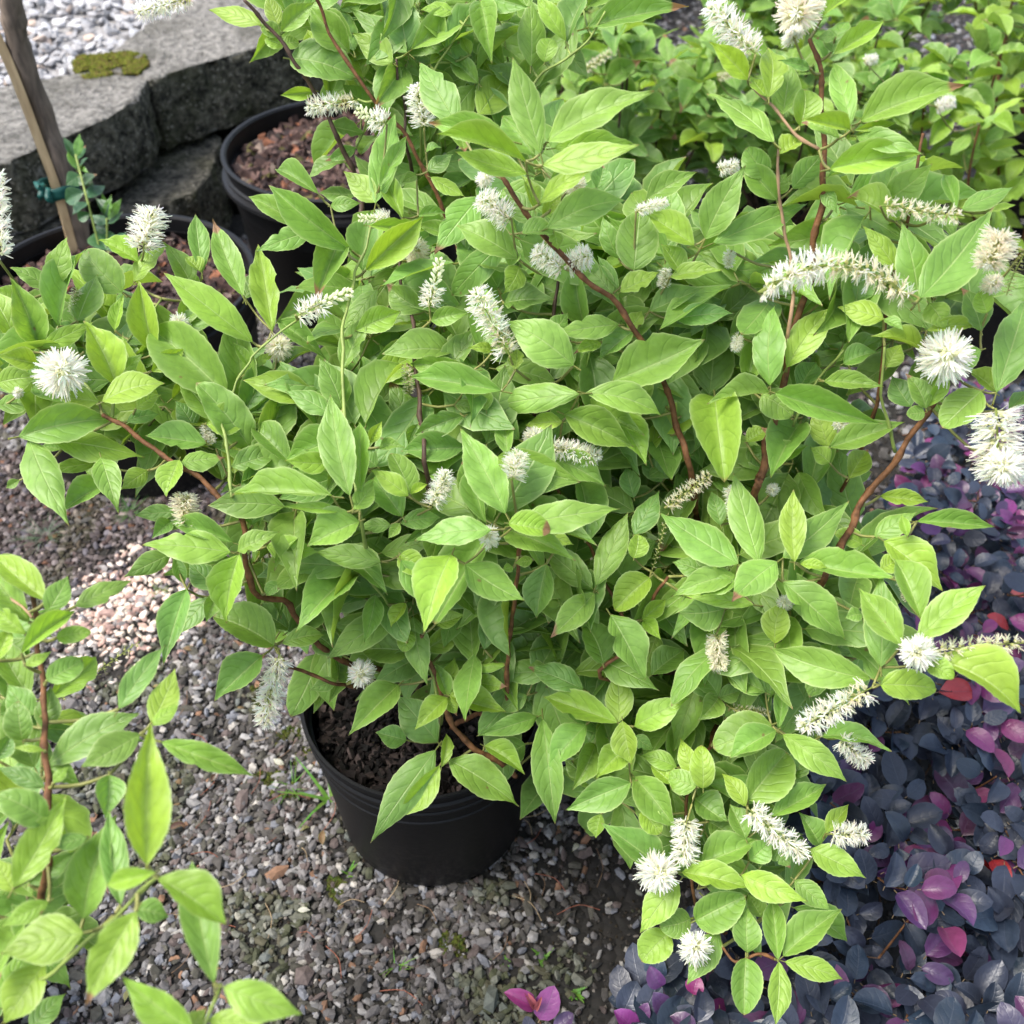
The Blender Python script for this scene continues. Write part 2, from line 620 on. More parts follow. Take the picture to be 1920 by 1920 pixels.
# ------------------------------------------------------------------ leaf prototypes
PROF_A = ([0, .04, .12, .25, .40, .52, .66, .78, .87, .94, 1], [0, .20, .56, .89, 1, .94, .70, .42, .21, .085, 0])
PROF_R = ([0, .03, .10, .22, .38, .52, .68, .82, .91, .97, 1], [0, .30, .62, .88, 1, .99, .88, .66, .44, .22, 0])
PROF_L = ([0, .05, .15, .30, .45, .58, .70, .80, .88, .95, 1], [0, .22, .55, .87, 1, .96, .78, .50, .25, .09, 0])


def leaf_arrays(r, rows=22, half=3, prof=PROF_A, petiole=True, flat=1.0, bites=False):
    """unit leaf: base (0,0,0), tip (1,0,0), half width 0.5 on y, z in units of length"""
    fold = r.choice((r.uniform(0.04, 0.16), r.uniform(0.16, 0.42))) * flat
    arch = r.choice((r.uniform(-0.03, 0.08), r.uniform(0.06, 0.15))) * flat
    bend = r.uniform(-0.07, 0.07)
    droop = r.uniform(0.0, 0.07) * flat
    twist = r.uniform(-0.5, 0.5) * flat
    wav = r.uniform(0.006, 0.030) * flat
    fr = r.uniform(2.0, 4.0)
    ph = r.uniform(0, 6.28)
    asym = r.uniform(-0.08, 0.08)
    bite = (r.randint(6, rows - 5), r.choice((-1, 1)), r.uniform(.6, .85)) if bites and r.random() < .16 else None
    V, UV, F = [], [], []
    nc = 2 * half + 1
    for i in range(rows + 1):
        u = i / rows
        hw = float(np.interp(u, *prof)) * 0.5
        ser = (0.007 if i % 2 else -0.007) * (1 if 0 < i < rows else 0)
        cx, cz = u, arch * 4 * u * (1 - u)
        cy = bend * 4 * u * (1 - u) * 1.0
        tw = twist * (u - 0.3) * 0.9 * u
        for j in range(nc):
            s = (j - half) / half
            a = abs(s)
            if bite and s * bite[1] > .3 and abs(i - bite[0]) <= 1:
                s = s * (bite[2] if i == bite[0] else (1 + bite[2]) / 2)
            y = s * hw * (1 + asym * s) + (ser * s if a == 1 else 0)
            z = fold * a * hw * 2 * 0.9 - droop * a * a * hw * 2 + wav * math.sin(fr * 6.28 * u + ph + (1.3 if s > 0 else 0)) * a * a
            yy = y * math.cos(tw) - z * math.sin(tw) * 2.2
            zz = z * math.cos(tw) + y * math.sin(tw) * 0.45
            V.append((cx - 0.02 * a * 0, cy + yy, cz + zz))
            UV.append((u, (s + 1) / 2))
    for i in range(rows):
        for j in range(nc - 1):
            F.append((i * nc + j, (i + 1) * nc + j, (i + 1) * nc + j + 1, i * nc + j + 1))
    if petiole:
        k = len(V)
        for x, rr in ((-0.10, 0.016), (0.02, 0.012)):
            for s in range(4):
                a = s * math.pi / 2
                V.append((x, rr * math.cos(a) * 1.6, rr * math.sin(a) - 0.012 - (0.02 if x < 0 else 0)))
                UV.append((-0.05, 0.5))
        for s in range(4):
            F.append((k + s, k + 4 + s, k + 4 + (s + 1) % 4, k + (s + 1) % 4))
    # faces wound so +Z is the upper side
    F = [tuple(reversed(f)) if False else f for f in F]
    return np.array(V), np.array(F), np.array(UV)


rr = random.Random(3)
HI, LO = [], []
for i in range(40):
    prof = (PROF_A, PROF_A, PROF_L, PROF_R)[i % 4]
    V, F, UV = leaf_arrays(rr, prof=prof, bites=True)
    HI.append(np_mesh('leaf', V, F, LEAF, uv=UV, smooth=True))
for i in range(14):
    LO.append(leaf_arrays(rr, rows=8, half=1, prof=(PROF_A, PROF_L, PROF_R)[i % 3], petiole=True))
HI_R = [m for i, m in enumerate(HI) if i % 4 == 3]
HI_A = [m for i, m in enumerate(HI) if i % 4 != 3]
PHI, PLO = [], []
for i in range(12):
    V, F, UV = leaf_arrays(rr, rows=10, half=2, prof=PROF_R, flat=0.8)
    PHI.append(np_mesh('leaf', V, F, PLEAF, uv=UV, smooth=True))
    PLO.append(leaf_arrays(rr, rows=6, half=1, prof=PROF_R, petiole=True, flat=0.9))


def frame(P0, P1, n, W):
    X = P1 - P0
    L = X.length
    xh = X / L
    n = (n - xh * n.dot(xh))
    if n.length < 1e-4:
        n = Vector((0, 0, 1)) - xh * xh.z
    n.normalize()
    y = n.cross(xh)
    M = Matrix.Identity(4)
    for i in range(3):
        M[i][0] = X[i]
        M[i][1] = y[i] * W
        M[i][2] = n[i] * L
        M[i][3] = P0[i]
    return M


class Plant:
    def __init__(self, key, root, base, cap=300, hi=HI, lo=LO, mat_many=LEAFS):
        self.key, self.root, self.base = key, root, base
        self.leaves = []      # (priority, matrix, color, proto_list)
        self.nodes = []
        self.stempts = []
        self.cap, self.hi, self.lo, self.mat_many = cap, hi, lo, mat_many

    def stem(self, pts, r0, r1, mat=None, name='stem', bumpy=0.5):
        r0, r1 = r0 * .74, r1 * .66
        P = smooth_path(pts, 5)
        n = len(P)
        rads = []
        for i in range(n):
            r = r0 + (r1 - r0) * i / (n - 1)
            if bumpy and i % 6 == 3:
                r *= 1.28
            rads.append(r)
        if bumpy:
            P = [p + Vector((noise.noise(p * 30), noise.noise(p * 30 + Vector((9, 0, 0))), 0)) * 0.005 for p in P]
        o = obj(name, tube_mesh(name, [tube(P, rads, 9, 0.25)], mat or M_STEM), self.root)
        self.stempts += P
        return o

    def leaf(self, pri, M, color, rnd=False):
        self.leaves.append((pri, M, color, rnd))

    def finish(self, twig_mat=M_TWIG, spare=0):
        self.leaves.sort(key=lambda t: t[0])
        n = self.cap - spare
        for pri, M, c, rnd in self.leaves[:n]:
            src = self.hi
            if self.hi is HI:
                src = HI_R if rnd else HI_A
            o = obj('leaf', random.choice(src), self.root, color=c, mw=M)
        rest = self.leaves[n:]
        if rest:
            Vs, Fs, Us, Ts = [], [], [], []
            k = 0
            for pri, M, c, rnd in rest:
                V, F, UV = random.choice(self.lo)
                m = np.array(M)
                W = V @ m[:3, :3].T + m[:3, 3]
                Vs.append(W)
                Fs.append(F + k)
                Us.append(UV)
                Ts.append(np.tile(np.array(c), (len(V), 1)))
                k += len(V)
            me = np_mesh('foliage', np.concatenate(Vs), np.concatenate(Fs), self.mat_many, tint=np.concatenate(Ts), uv=np.concatenate(Us), smooth=True)
            obj('foliage', me, self.root, kind='stuff')
        # twigs from every leaf cluster to the nearest stem
        if self.nodes and self.stempts:
            S_ = np.array([tuple(p) for p in self.stempts])
            Q = np.array([tuple(q) for q in self.nodes])
            n0 = len(S_)
            allp = np.concatenate([S_, Q])
            d0 = np.array([np.sqrt(((S_ - q) ** 2).sum(1)).min() for q in Q])
            order = np.argsort(d0)
            have = np.zeros(len(allp), dtype=bool)
            have[:n0] = True
            parts = []
            for k in order:
                q = Q[k]
                d = allp - q
                dist = np.sqrt((d ** 2).sum(1)) + np.maximum(0, d[:, 2]) * 1.5
                dist[:n0] *= 0.8
                dist[~have] = 1e9
                have[n0 + k] = True
                i = int(np.argmin(dist))
                s, q = Vector(allp[i]), Vector(q)
                L = (q - s).length
                if L < 0.004 or L > 0.4:
                    continue
                mid = (s + q) / 2 - (CAM - q).normalized() * min(0.018, L * 0.15) - Vector((0, 0, 0.10 * L))
                P = smooth_path([s, mid, q], 3)
                r_ = 0.0011 if i >= n0 else 0.0014
                parts.append(tube(P, [r_ + 0.0003 * (1 - t / (len(P) - 1)) for t in range(len(P))], 5))
            if parts:
                obj('twigs', tube_mesh('twigs', parts, twig_mat), self.root, kind='stuff')


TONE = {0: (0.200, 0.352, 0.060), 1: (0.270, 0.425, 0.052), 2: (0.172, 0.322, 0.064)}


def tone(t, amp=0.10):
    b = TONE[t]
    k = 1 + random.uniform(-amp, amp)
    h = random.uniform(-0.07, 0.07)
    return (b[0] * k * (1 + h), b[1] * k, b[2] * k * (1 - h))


# canopy front: distance along the optical axis, by place in the view
DPTS = [(0, 560, 1.12), (100, 780, 1.06), (300, 520, 1.16), (450, 640, 1.12), (450, 1000, 1.06), (650, 900, 1.0), (600, 500, 1.12),
        (1000, 250, 0.95), (1000, 700, 1.06), (900, 1000, 0.99), (1150, 1120, 1.10), (1250, 820, 1.13), (650, 1250, 1.2), (800, 1300, 1.22),
        (850, 1420, 1.24), (1000, 1450, 1.25), (1250, 1380, 1.15), (1450, 1100, 1.04), (1400, 500, 1.05), (1560, 200, 0.98), (1800, 500, 0.95),
        (1600, 900, 1.1), (1750, 1150, 0.95), (1800, 800, 1.02), (1250, 1650, 1.12), (1400, 1650, 1.1), (1450, 1850, 1.08), (760, 300, 1.15),
        (200, 1300, 0.78), (60, 1200, 0.8), (100, 1600, 0.72), (300, 1600, 0.68), (400, 1850, 0.66)]
DP = np.array(DPTS)


def D(u, v):
    d2 = (DP[:, 0] - u) ** 2 + (DP[:, 1] - v) ** 2 + 900
    wt = 1 / d2 ** 1.5
    return float((wt * DP[:, 2]).sum() / wt.sum())


LS = 0.035  # metres per layer


def place_leaf(plant, bu, bv, tu, tv, wpx, layer, tn, dfun, rnd=False, jit=0.4):
    d0 = dfun(bu, bv) + layer * LS
    P0 = pd(bu, bv, d0)
    rv = Vector((random.uniform(-1, 1), random.uniform(-1, 1), random.uniform(-1, 1)))
    toc = (CAM - P0).normalized()
    n = (toc * 0.72 + Vector((0, 0, 0.5)) + rv * jit).normalized()
    r1 = ray(tu, tv)
    t = (P0 - CAM).dot(n) / r1.dot(n)
    L0 = math.hypot(tu - bu, tv - bv) / 1920 * d0
    t = max(d0 - 0.55 * L0, min(d0 + 0.55 * L0, t))
    P1 = CAM + r1 * t
    X = (P1 - P0).normalized()
    n = n - X * n.dot(X)
    n.normalize()
    y = n.cross(X)
    s = math.sqrt(max(0.0, 1 - y.dot(toc) ** 2))
    W = wpx / 1920 * (d0 + t) / 2 / max(0.72, s) * 1.0
    W = min(W, (P1 - P0).length * 0.85)
    c = tone(tn)
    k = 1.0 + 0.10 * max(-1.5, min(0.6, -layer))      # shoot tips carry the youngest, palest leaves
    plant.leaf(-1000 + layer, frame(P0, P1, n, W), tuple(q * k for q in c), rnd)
    plant.nodes_raw.append((bu, bv, d0))


CROP = {1: (0, 0), 2: (620, 0), 3: (1220, 0), 4: (0, 620), 5: (620, 620), 6: (1220, 620), 7: (0, 1220), 8: (620, 1220), 9: (1220, 1220)}
KC = 700 / 1920
LEAVES = '''
@1 A
270 1470 345 1215 130 0 1
300 1680 440 1280 150 0 0
630 1505 430 1290 190 0 0 r
715 1350 505 1235 110 -.3 1
690 1450 870 1265 90 -.3 1
1040 1400 1005 1100 110 0 0
1250 1520 1095 1125 140 0 0
1010 1530 830 1240 120 .5 0
1300 1760 840 1400 170 -.8 1
1400 1700 1325 1255 150 -.3 1
200 1790 50 1425 170 -.2 0
265 1490 50 1375 100 .3 0
400 1650 500 1410 160 .1 0
800 1820 715 1440 150 -.3 1
600 1985 430 1650 190 -.5 1
220 1780 480 1655 100 -.6 1
190 1870 -20 1830 120 -.3 1
600 1860 690 1620 140 1 2
1170 2039 790 1700 270 -.4 0 r
860 1680 1160 1600 120 .6 0
1260 2100 1190 1560 190 .5 0
1430 1650 1680 1850 110 0 2
1480 1760 1790 1790 80 1 2
1740 1240 1620 1560 160 .3 0
1810 1290 1380 950 170 -.5 0
1550 1180 1275 1010 110 .2 0
1600 1190 1315 1295 120 0 0
1640 1000 1420 875 110 .6 2
1700 1060 1860 1045 80 .8 0
1035 1400 950 1320 90 -.1 1
590 1700 640 1510 70 -.1 1
1255 1540 1330 1380 100 1.2 0
100 1800 -30 1720 110 0 0
420 1700 260 1740 120 .5 2
920 1700 1010 1540 110 .8 0
700 1930 560 1790 140 .6 2
110 1560 -30 1480 120 .7 1
@1 C
1345 125 1070 50 100 0 1
1440 180 1340 140 80 0 0 r
1455 230 1360 200 90 -.1 1 r
1455 230 1540 220 90 -.1 0 r
1490 300 1830 400 200 0 0 r
1640 300 1580 150 100 .2 1
1430 130 1370 -40 90 0 1
1450 160 1620 10 110 0 0
1800 270 1590 30 170 .2 0
1820 260 1720 0 130 .1 0
1620 470 1440 490 70 -.2 1
1700 650 1880 690 90 0 2
1830 760 1670 830 70 0 2
1770 830 1580 930 80 0 2
1830 1000 1640 990 90 0 2
@2 C
395 270 95 45 130 -.3 0
395 270 330 -60 190 0 2
415 255 770 25 150 -.3 0
320 325 110 170 150 -.3 1
590 240 890 75 140 -.1 2
170 400 90 250 120 .5 1
640 60 460 50 70 .2 1
1030 340 1020 -20 150 -.2 0
1210 210 1060 -20 100 -.2 1
1215 215 1330 -40 150 0 2
1320 140 1840 35 140 -.4 0
1100 320 1130 195 110 -.3 1 r
760 430 600 290 110 .2 0
760 590 930 360 190 -.1 1
510 330 590 270 60 .2 1
720 280 670 190 60 .2 1
870 110 940 -40 110 0 1
870 110 800 -40 120 .3 0
200 560 60 430 130 .8 0
420 480 250 360 130 .8 2
560 470 720 380 140 .7 0
960 480 800 330 130 .8 2
880 600 960 380 150 .8 0
@2 A
230 1040 65 880 130 -.2 1
230 1050 330 580 150 -.2 0
250 960 390 700 90 -.6 0
370 1120 270 900 110 .1 1
180 1390 480 1110 160 -.2 1
200 1160 515 1180 80 -.3 1
450 1110 600 1100 60 .2 0
490 780 570 760 45 0 0
500 880 630 790 90 .2 2
515 910 690 1010 80 0 1
440 900 365 940 60 .3 0
960 1330 650 1160 170 0 0
970 1370 890 1510 130 .1 1
920 1375 960 1290 80 0 1
860 1480 680 1230 250 1.2 0 r
620 1215 440 1150 80 .6 0
515 1650 720 1610 100 0 0
890 1560 1150 1540 140 .9 2
480 1600 290 1460 150 .8 0
130 1700 360 1600 140 -.2 1
60 1900 190 1600 120 .3 0
840 1800 700 1790 60 0 1
1250 1880 895 1650 230 -.6 0
950 1900 960 1790 90 -.3 1
@2 B
1080 790 935 290 170 -1.2 0
1110 730 1665 470 190 -1 0
1090 850 1590 745 150 -1.6 1
1150 760 1570 740 130 -.6 1
650 640 455 320 190 -.4 0
930 725 500 630 150 -1.1 0
1005 830 545 690 120 -1.4 1
1010 895 640 780 120 -1.2 1
1050 800 880 600 190 -.1 0
1075 1050 1440 820 100 -1.3 1
1110 1175 1520 1030 180 -1.1 0
985 1200 1150 1200 90 -1.4 0 r
1150 1190 1170 1285 80 -1 1
1050 1150 890 970 140 .7 2
1050 1080 980 900 80 0 1
1130 1720 1220 1610 110 0 0
1480 1670 1135 1725 130 -.3 0
1390 1760 1250 1820 80 0 1
1560 1700 1380 1850 130 -.1 0
1450 1960 1925 1745 250 -.6 0
1450 1510 1280 1340 120 -.1 0
1480 1480 1370 1310 60 0 0
1490 1500 1690 1400 110 -.5 1
1560 1390 1590 1080 220 0 0 r
1480 1330 1400 1110 110 .8 0
1870 1260 1620 1095 150 -.4 1
1810 1420 1700 1255 110 -.2 1
1620 1030 1885 885 130 .8 0
1370 970 1400 850 110 .8 2
1090 1110 1190 1000 80 .2 1
1530 1700 1600 1600 90 0 1
1640 1600 1920 1480 130 .4 0
@3 B
1080 625 1615 440 200 -1 0
1170 620 1500 480 130 -.7 1
1030 640 935 320 130 -1 0
1030 670 775 610 90 -1 1
970 710 775 630 80 -.8 0
1050 670 1270 630 50 -1.1 1
1060 700 1405 795 120 -1 0
920 870 1395 790 170 -1.2 1
610 500 600 250 150 -.5 1
680 590 720 300 150 0 0
770 650 790 460 150 -.1 1 r
820 355 655 310 60 -.7 2
500 410 300 215 120 -.6 1
635 730 290 480 130 -.6 0
665 790 780 710 110 -.2 1
600 500 510 390 80 -.3 1
1000 690 950 470 60 -.4 1
930 270 1010 110 120 -.3 0 r
940 280 1205 105 110 -.4 1
950 190 850 200 60 -.6 0
880 90 1040 -20 110 -.4 1
730 970 885 790 140 .2 0
910 910 1095 885 40 -.5 0
600 900 490 760 140 .3 0 r
650 1030 460 820 140 0 0
640 1000 700 890 100 .4 0
280 1230 490 850 190 -.6 0
320 1250 810 1045 150 -.8 0
240 1300 620 1140 130 -.2 0
100 1425 370 1390 90 -.3 1
130 1640 430 1610 120 0 2
300 2030 330 1640 220 .3 0
615 1985 640 1565 170 -.9 0
700 1890 930 1580 170 -.3 1
490 1980 560 1700 140 .2 0
1200 1640 960 1580 130 .1 1
950 1860 1190 1740 120 .4 0
1400 1810 1130 1730 80 -.2 1
1420 1700 1690 1690 80 -.2 1
1385 1535 1755 1075 250 -1.3 0
1380 1560 1290 1140 180 -.4 0
1265 1390 1090 1160 110 0 1
1260 1140 1000 1020 130 0 1
1200 1040 1450 840 170 -.1 0
1190 1050 1010 1000 70 .1 1
1575 1070 1505 895 80 0 0
1600 1080 1870 960 110 0 0
1750 1090 1880 1055 40 -.1 1
910 1130 950 1240 110 .1 1
1040 1400 1030 1230 110 .7 0
1700 1700 1600 1480 140 0 0
1730 1610 1690 1500 120 -.2 1 r
1780 2020 1930 1540 200 -1.2 0
890 960 960 1100 80 .3 0
1200 1640 1300 1700 60 -.1 0
1450 1130 1560 1240 110 .4 0
1430 1560 1520 1700 140 .5 1
1050 1560 1180 1480 110 .6 2
560 1080 740 1160 120 .7 0
@4 A
-20 270 190 240 140 -.3 1
-20 390 180 350 110 .5 0
95 545 600 455 200 -1.2 0
510 365 300 345 120 -.5 1
525 365 850 270 160 -.9 1
780 210 950 90 110 -.6 1
600 260 740 115 90 0 0
700 400 830 330 90 -.3 1
650 470 820 430 80 .1 2
270 560 745 650 160 -.9 1
150 560 355 1000 190 -1 0
320 610 215 590 60 0 0
500 680 230 720 80 .4 1
560 780 310 940 130 0 0
520 650 610 940 140 -.7 0
760 720 620 820 110 .3 1
100 770 30 810 50 .3 0
1060 580 745 540 150 0 0
930 680 1160 650 110 -.6 0
920 665 855 855 130 -.6 1
1060 480 1275 480 180 -.5 1
1290 190 1415 110 50 -.5 1
1290 190 1200 60 60 -.5 1
1250 420 1400 200 190 .3 2 r
1100 460 905 230 130 -.1 0
1000 500 900 360 120 .4 2
1280 470 1400 500 60 -.1 1
1190 700 1450 620 130 .2 2
1240 800 1400 680 110 .4 2
1700 680 1465 665 120 0 1
1710 850 1195 845 150 -1.1 0
1760 930 1445 905 60 -.8 1
1800 850 1700 325 190 -1.3 0
1185 1140 730 1100 180 -1.1 1
1200 1090 880 990 120 -.7 0
1220 1135 1440 1035 110 -1.1 0
1230 1150 1165 1505 180 -1.1 1
1370 1110 1640 1140 150 -.5 1
1850 980 1580 1110 200 -.7 0
1960 1190 1610 1140 130 -1 0
1840 1220 1400 1190 160 0 2
1880 1380 1480 1280 160 .3 2
1300 1000 1280 850 150 0 2
1500 1020 1720 950 130 .6 2
910 930 690 950 90 .3 2
880 980 780 1070 90 .5 2
880 1150 635 1270 120 .2 2
900 1160 950 1310 70 .2 2
960 1330 840 1720 150 0 2
1070 1370 900 1570 110 .4 2
1120 1330 970 1190 140 .1 2
1120 1350 1060 1500 90 .1 0
1410 1620 1095 1470 200 -.2 0 r
1490 1540 1270 1420 120 .4 2
1450 1610 1670 1565 110 -.4 0
1480 1550 1700 1400 150 .3 2
1620 1560 1760 1690 150 .3 2
1350 1670 1100 1905 180 0 2
1730 1800 1590 1850 80 0 0
1440 1300 1370 1360 80 .1 0 r
1760 400 1640 140 160 .3 0
1400 240 1560 250 70 .1 2
1700 430 1465 310 120 0 0
800 1010 1010 930 120 .8 2
1360 560 1290 620 110 .7 2
@4 D
240 1390 -60 1130 150 0 1
-20 1260 115 1160 70 -.2 1
240 1450 350 1260 130 0 0
110 1660 390 1440 110 -.3 1
290 1580 470 1550 90 0 1 r
240 1800 425 1690 130 0 0 r
385 1420 680 1285 110 .2 0
150 1500 -50 1240 160 .5 0
130 1720 265 1650 60 -.2 1
-20 1700 60 1520 100 0 1
130 1560 -20 1440 110 .2 1
@7 D
115 460 90 260 140 0 0 r
250 590 725 320 190 .8 2
720 430 415 600 170 .1 0
755 1100 775 360 230 -1 1
830 470 1310 645 130 -.2 0
780 370 900 90 150 .1 1
785 385 930 260 80 0 1
610 300 850 -30 130 .6 2
560 640 540 870 150 .2 0
70 1220 340 745 190 -.7 1
240 880 -20 740 170 .1 0 r
430 1380 600 840 220 .5 0
620 1310 560 820 140 .4 0
800 1140 545 1210 110 -1 1
815 1170 1165 1410 200 -1.1 1
1100 1710 985 1075 190 -.5 0
430 1450 0 1560 250 -1.1 1
700 1340 440 1830 220 -1.2 1
250 1290 10 1420 110 -.6 1
690 1330 870 1370 120 .3 0
0 1840 110 1540 150 -.8 0
230 1600 20 1920 210 0 1
150 1950 340 1760 130 .4 2
1000 1960 625 1670 180 -.9 1
1150 1730 1560 1870 190 -1.1 1
1070 1900 1390 1900 130 -.3 1
960 1960 1060 1840 110 -.5 1
450 960 260 1000 90 .3 0
275 680 355 595 60 0 1
70 1240 -30 1060 120 -.4 1
230 515 70 500 40 -.1 1
220 400 260 180 130 .6 2
0 330 150 200 100 .5 2
150 1200 390 1030 120 .7 2
230 700 -20 600 100 .8 2
180 330 40 170 150 .5 0
230 600 420 700 110 .9 2
-20 560 60 420 110 .5 2
200 1480 60 1300 150 .3 0
@5 A
740 200 405 170 110 0 0
880 310 405 240 160 -.6 0
800 410 770 265 100 -.2 1
970 560 780 430 150 .3 0
910 640 905 425 100 -.1 0
900 940 665 500 200 -1.4 0
680 440 425 540 130 0 2
690 600 360 620 160 .6 2
640 380 760 400 70 .1 0
450 480 400 590 90 .5 2
250 600 380 600 70 .4 0
200 580 265 465 70 .2 1
150 850 150 465 110 -.7 0
400 850 205 715 110 -.9 1
410 840 310 630 130 -.5 0 r
410 840 500 790 50 -.5 1
370 960 215 760 170 -.2 0 r
120 920 220 770 110 -1.1 1
360 990 565 960 110 -.3 0
310 1000 140 1010 80 -.3 0
355 990 295 1070 60 -.5 1
825 1025 430 1080 150 -1.2 0
760 990 680 650 170 0 2
800 990 740 680 120 -.2 2
915 990 1130 1030 130 -1.5 1 r
950 1000 1490 915 170 -1.2 0
1030 590 1090 745 130 0 0
990 760 1180 780 130 .3 2
1140 650 1415 800 160 0 0
360 1150 480 1250 130 -.9 1 r
360 1180 565 1420 150 -1.4 0
620 1150 480 1560 230 -1 1
690 1200 1000 1390 190 -.9 0
540 1510 690 1460 100 0 1
490 1640 640 1530 120 -.1 1 r
385 1400 310 1525 80 0 1
385 1540 380 1655 150 -.2 1 r
230 1360 170 1610 110 -.1 0
410 1650 160 1640 170 -.2 0 r
130 1240 -40 1270 120 .2 2
210 1370 0 1290 90 0 1
140 1360 -100 1330 150 .5 2
730 1710 700 1370 170 -.2 0
790 1640 840 1380 110 .4 2
745 1740 930 1710 50 -.3 1
940 1220 880 1230 50 -.1 1
1040 1180 945 1195 60 -.3 1
1110 1200 1060 1480 160 .2 2
1050 1780 1200 1520 170 .6 2
1560 930 1290 800 150 .6 2
240 700 130 620 110 .9 2
560 1260 500 1130 120 .9 2
1230 960 1060 870 140 .9 2
@5 B
1280 325 760 410 150 -1.1 0
1310 320 1705 440 160 -1.1 0
1190 470 1000 490 100 -.2 1
1200 430 1560 600 190 -.2 0
1470 440 1625 690 180 -.7 1
1350 1330 1045 1075 150 -.7 0
1365 1310 1530 930 150 -.8 0
1355 1350 1130 1580 150 -.8 0
1440 1460 1620 1800 190 -.9 0
1400 1710 1300 1500 180 -.3 0 r
1640 1270 1460 1440 160 -.9 1 r
1560 1170 1580 1045 110 -.6 1 r
1560 1050 1690 820 130 -.1 2
1560 860 1520 700 110 .5 2
1600 1490 1725 1380 90 -.4 1
1610 1490 1700 1590 80 -.4 1
1650 1770 1820 1640 150 0 0
1390 1690 1690 1850 150 .3 0
1080 1040 1250 1100 90 -.2 1
1800 650 1620 760 130 .7 2
1700 780 1600 620 130 .8 2
1800 1400 1640 1300 140 .6 2
@6 B
450 1200 40 935 200 -.8 0
360 1000 310 825 100 .3 2
560 1200 425 730 170 -.9 0
740 1190 735 815 140 -1.3 1
680 1170 1020 875 170 -.6 0
760 1190 1260 1270 150 -.9 0
650 1190 415 1395 190 -1.1 0
440 1290 255 1360 110 -.7 0
440 1260 105 1370 140 -.5 0
530 1410 160 1360 90 -.2 1
680 1290 1000 1590 190 -.9 0
640 1610 680 1390 150 -.3 1
770 1200 910 1220 60 -1.2 1
330 340 380 780 250 -1 1 r
610 320 290 375 120 -1.1 0
570 330 730 440 170 -.6 0 r
640 320 1195 480 160 -1.1 0
890 260 1200 290 100 -.2 0
920 600 1310 470 140 -.3 0
910 600 840 380 140 -.2 1
920 680 820 600 120 -.3 1
1020 760 1120 610 130 .1 1
1415 400 1310 220 110 -.6 0
1410 420 1315 430 80 -.6 0 r
1700 310 1500 500 290 -1.2 0 r
1430 390 1520 200 80 -.5 1
1700 100 1460 200 150 -.6 0
1780 320 1620 200 110 -.2 1
1840 410 1940 310 80 -.5 0
1370 980 1770 1010 100 -.9 0
1150 1060 1370 930 120 -.7 0
1320 1060 1290 945 60 -1 1
1200 1080 1500 1340 190 -.7 1
1180 850 1430 880 90 -.4 1
1085 1100 945 1040 100 0 1 r
1180 1230 1290 1180 110 -.2 1
1290 1620 1070 1325 170 -1.3 0
1185 1730 1180 1240 200 -1 0
1390 1480 1250 1170 170 -.9 0
1370 1590 1725 1310 180 -1.3 1
1180 1820 1470 1840 160 -1.5 1 r
1450 1690 1905 1970 220 -1.1 1
1420 1700 1560 1790 110 -1.4 1 r
1130 1790 610 1630 200 -1 0
350 1890 200 1720 150 -.2 0
590 1860 380 1750 130 -.2 0
380 1430 140 1450 200 .2 2
310 1220 250 1100 130 .2 2
290 1250 110 1190 120 .3 2
1090 1460 1000 1480 90 -.2 0
490 570 600 500 90 .3 1
620 690 810 590 110 .3 0
1215 190 1290 70 110 .1 1
1340 390 1240 230 140 .3 2
210 640 80 680 80 0 1
-10 640 30 470 80 -.1 1
60 530 290 360 160 -.5 1
990 170 1170 110 110 .1 0
760 300 850 160 130 .4 2
500 600 620 720 110 .8 2
@8 A
350 175 90 440 170 -.7 0
550 470 340 230 200 -.2 0
390 460 230 420 120 .1 2
600 240 430 410 120 -1 1
610 230 905 315 140 -1 1
600 235 535 60 80 -.8 0
605 230 640 35 110 -.9 1
610 240 650 335 70 -.8 1
740 160 910 185 100 -.6 1
745 100 925 65 50 -.7 1
1065 340 750 440 110 -.6 0
540 510 205 990 190 -1.1 0
560 590 355 860 130 -1.3 1
570 600 595 425 65 -1.4 1
605 560 970 800 190 -1.1 0
790 490 1000 640 110 -.4 1
1000 480 820 560 150 0 2
1090 350 1155 895 160 -1.1 0
1300 200 1015 85 140 0 2
1010 230 870 320 100 .1 2
1010 260 1000 420 120 .3 2
@8 B
1315 380 1115 610 160 -.7 0
1360 480 1240 720 150 0 0
1530 500 1365 660 150 -.5 1
1475 370 1090 235 150 -.9 1
1480 370 1465 90 150 -.8 1
1560 390 1850 235 150 -.9 1
1500 360 1550 585 140 -1.1 1
1545 680 1205 820 170 -.9 0
1390 840 1365 965 90 .1 1
1560 650 1780 920 180 -.6 0
1600 820 1700 940 120 -1 1 r
1700 1110 1390 885 170 -.2 2
1780 600 1590 540 100 -.8 1
1760 690 1640 590 110 -.9 1
1880 700 1740 630 130 -1.1 0 r
1870 650 1800 450 100 -.9 1
1790 1190 1590 1455 170 -.9 1
1850 1380 1690 1420 170 -.5 0 r
1740 1450 1600 1600 180 -.3 1 r
1560 440 1660 510 80 -.1 0
1300 640 1200 560 110 .5 2
1500 780 1620 700 130 .4 2
@9 B
350 235 200 75 140 -.2 0
350 240 470 200 100 -.2 0
350 240 245 360 130 -.2 0
590 215 380 120 110 -.3 0
610 240 640 30 130 -.2 0
620 380 320 500 220 -.6 0 r
645 410 405 555 150 -1 0
660 400 680 165 80 -.8 0
680 430 1010 675 150 -1.1 0
880 440 1240 520 110 -.7 0
790 470 860 600 120 -.3 0
500 770 700 520 220 -.8 0 r
490 800 365 630 100 -1 1
710 670 800 520 130 .1 2
620 850 905 685 130 -.6 0
270 710 260 485 130 -1.1 1 r
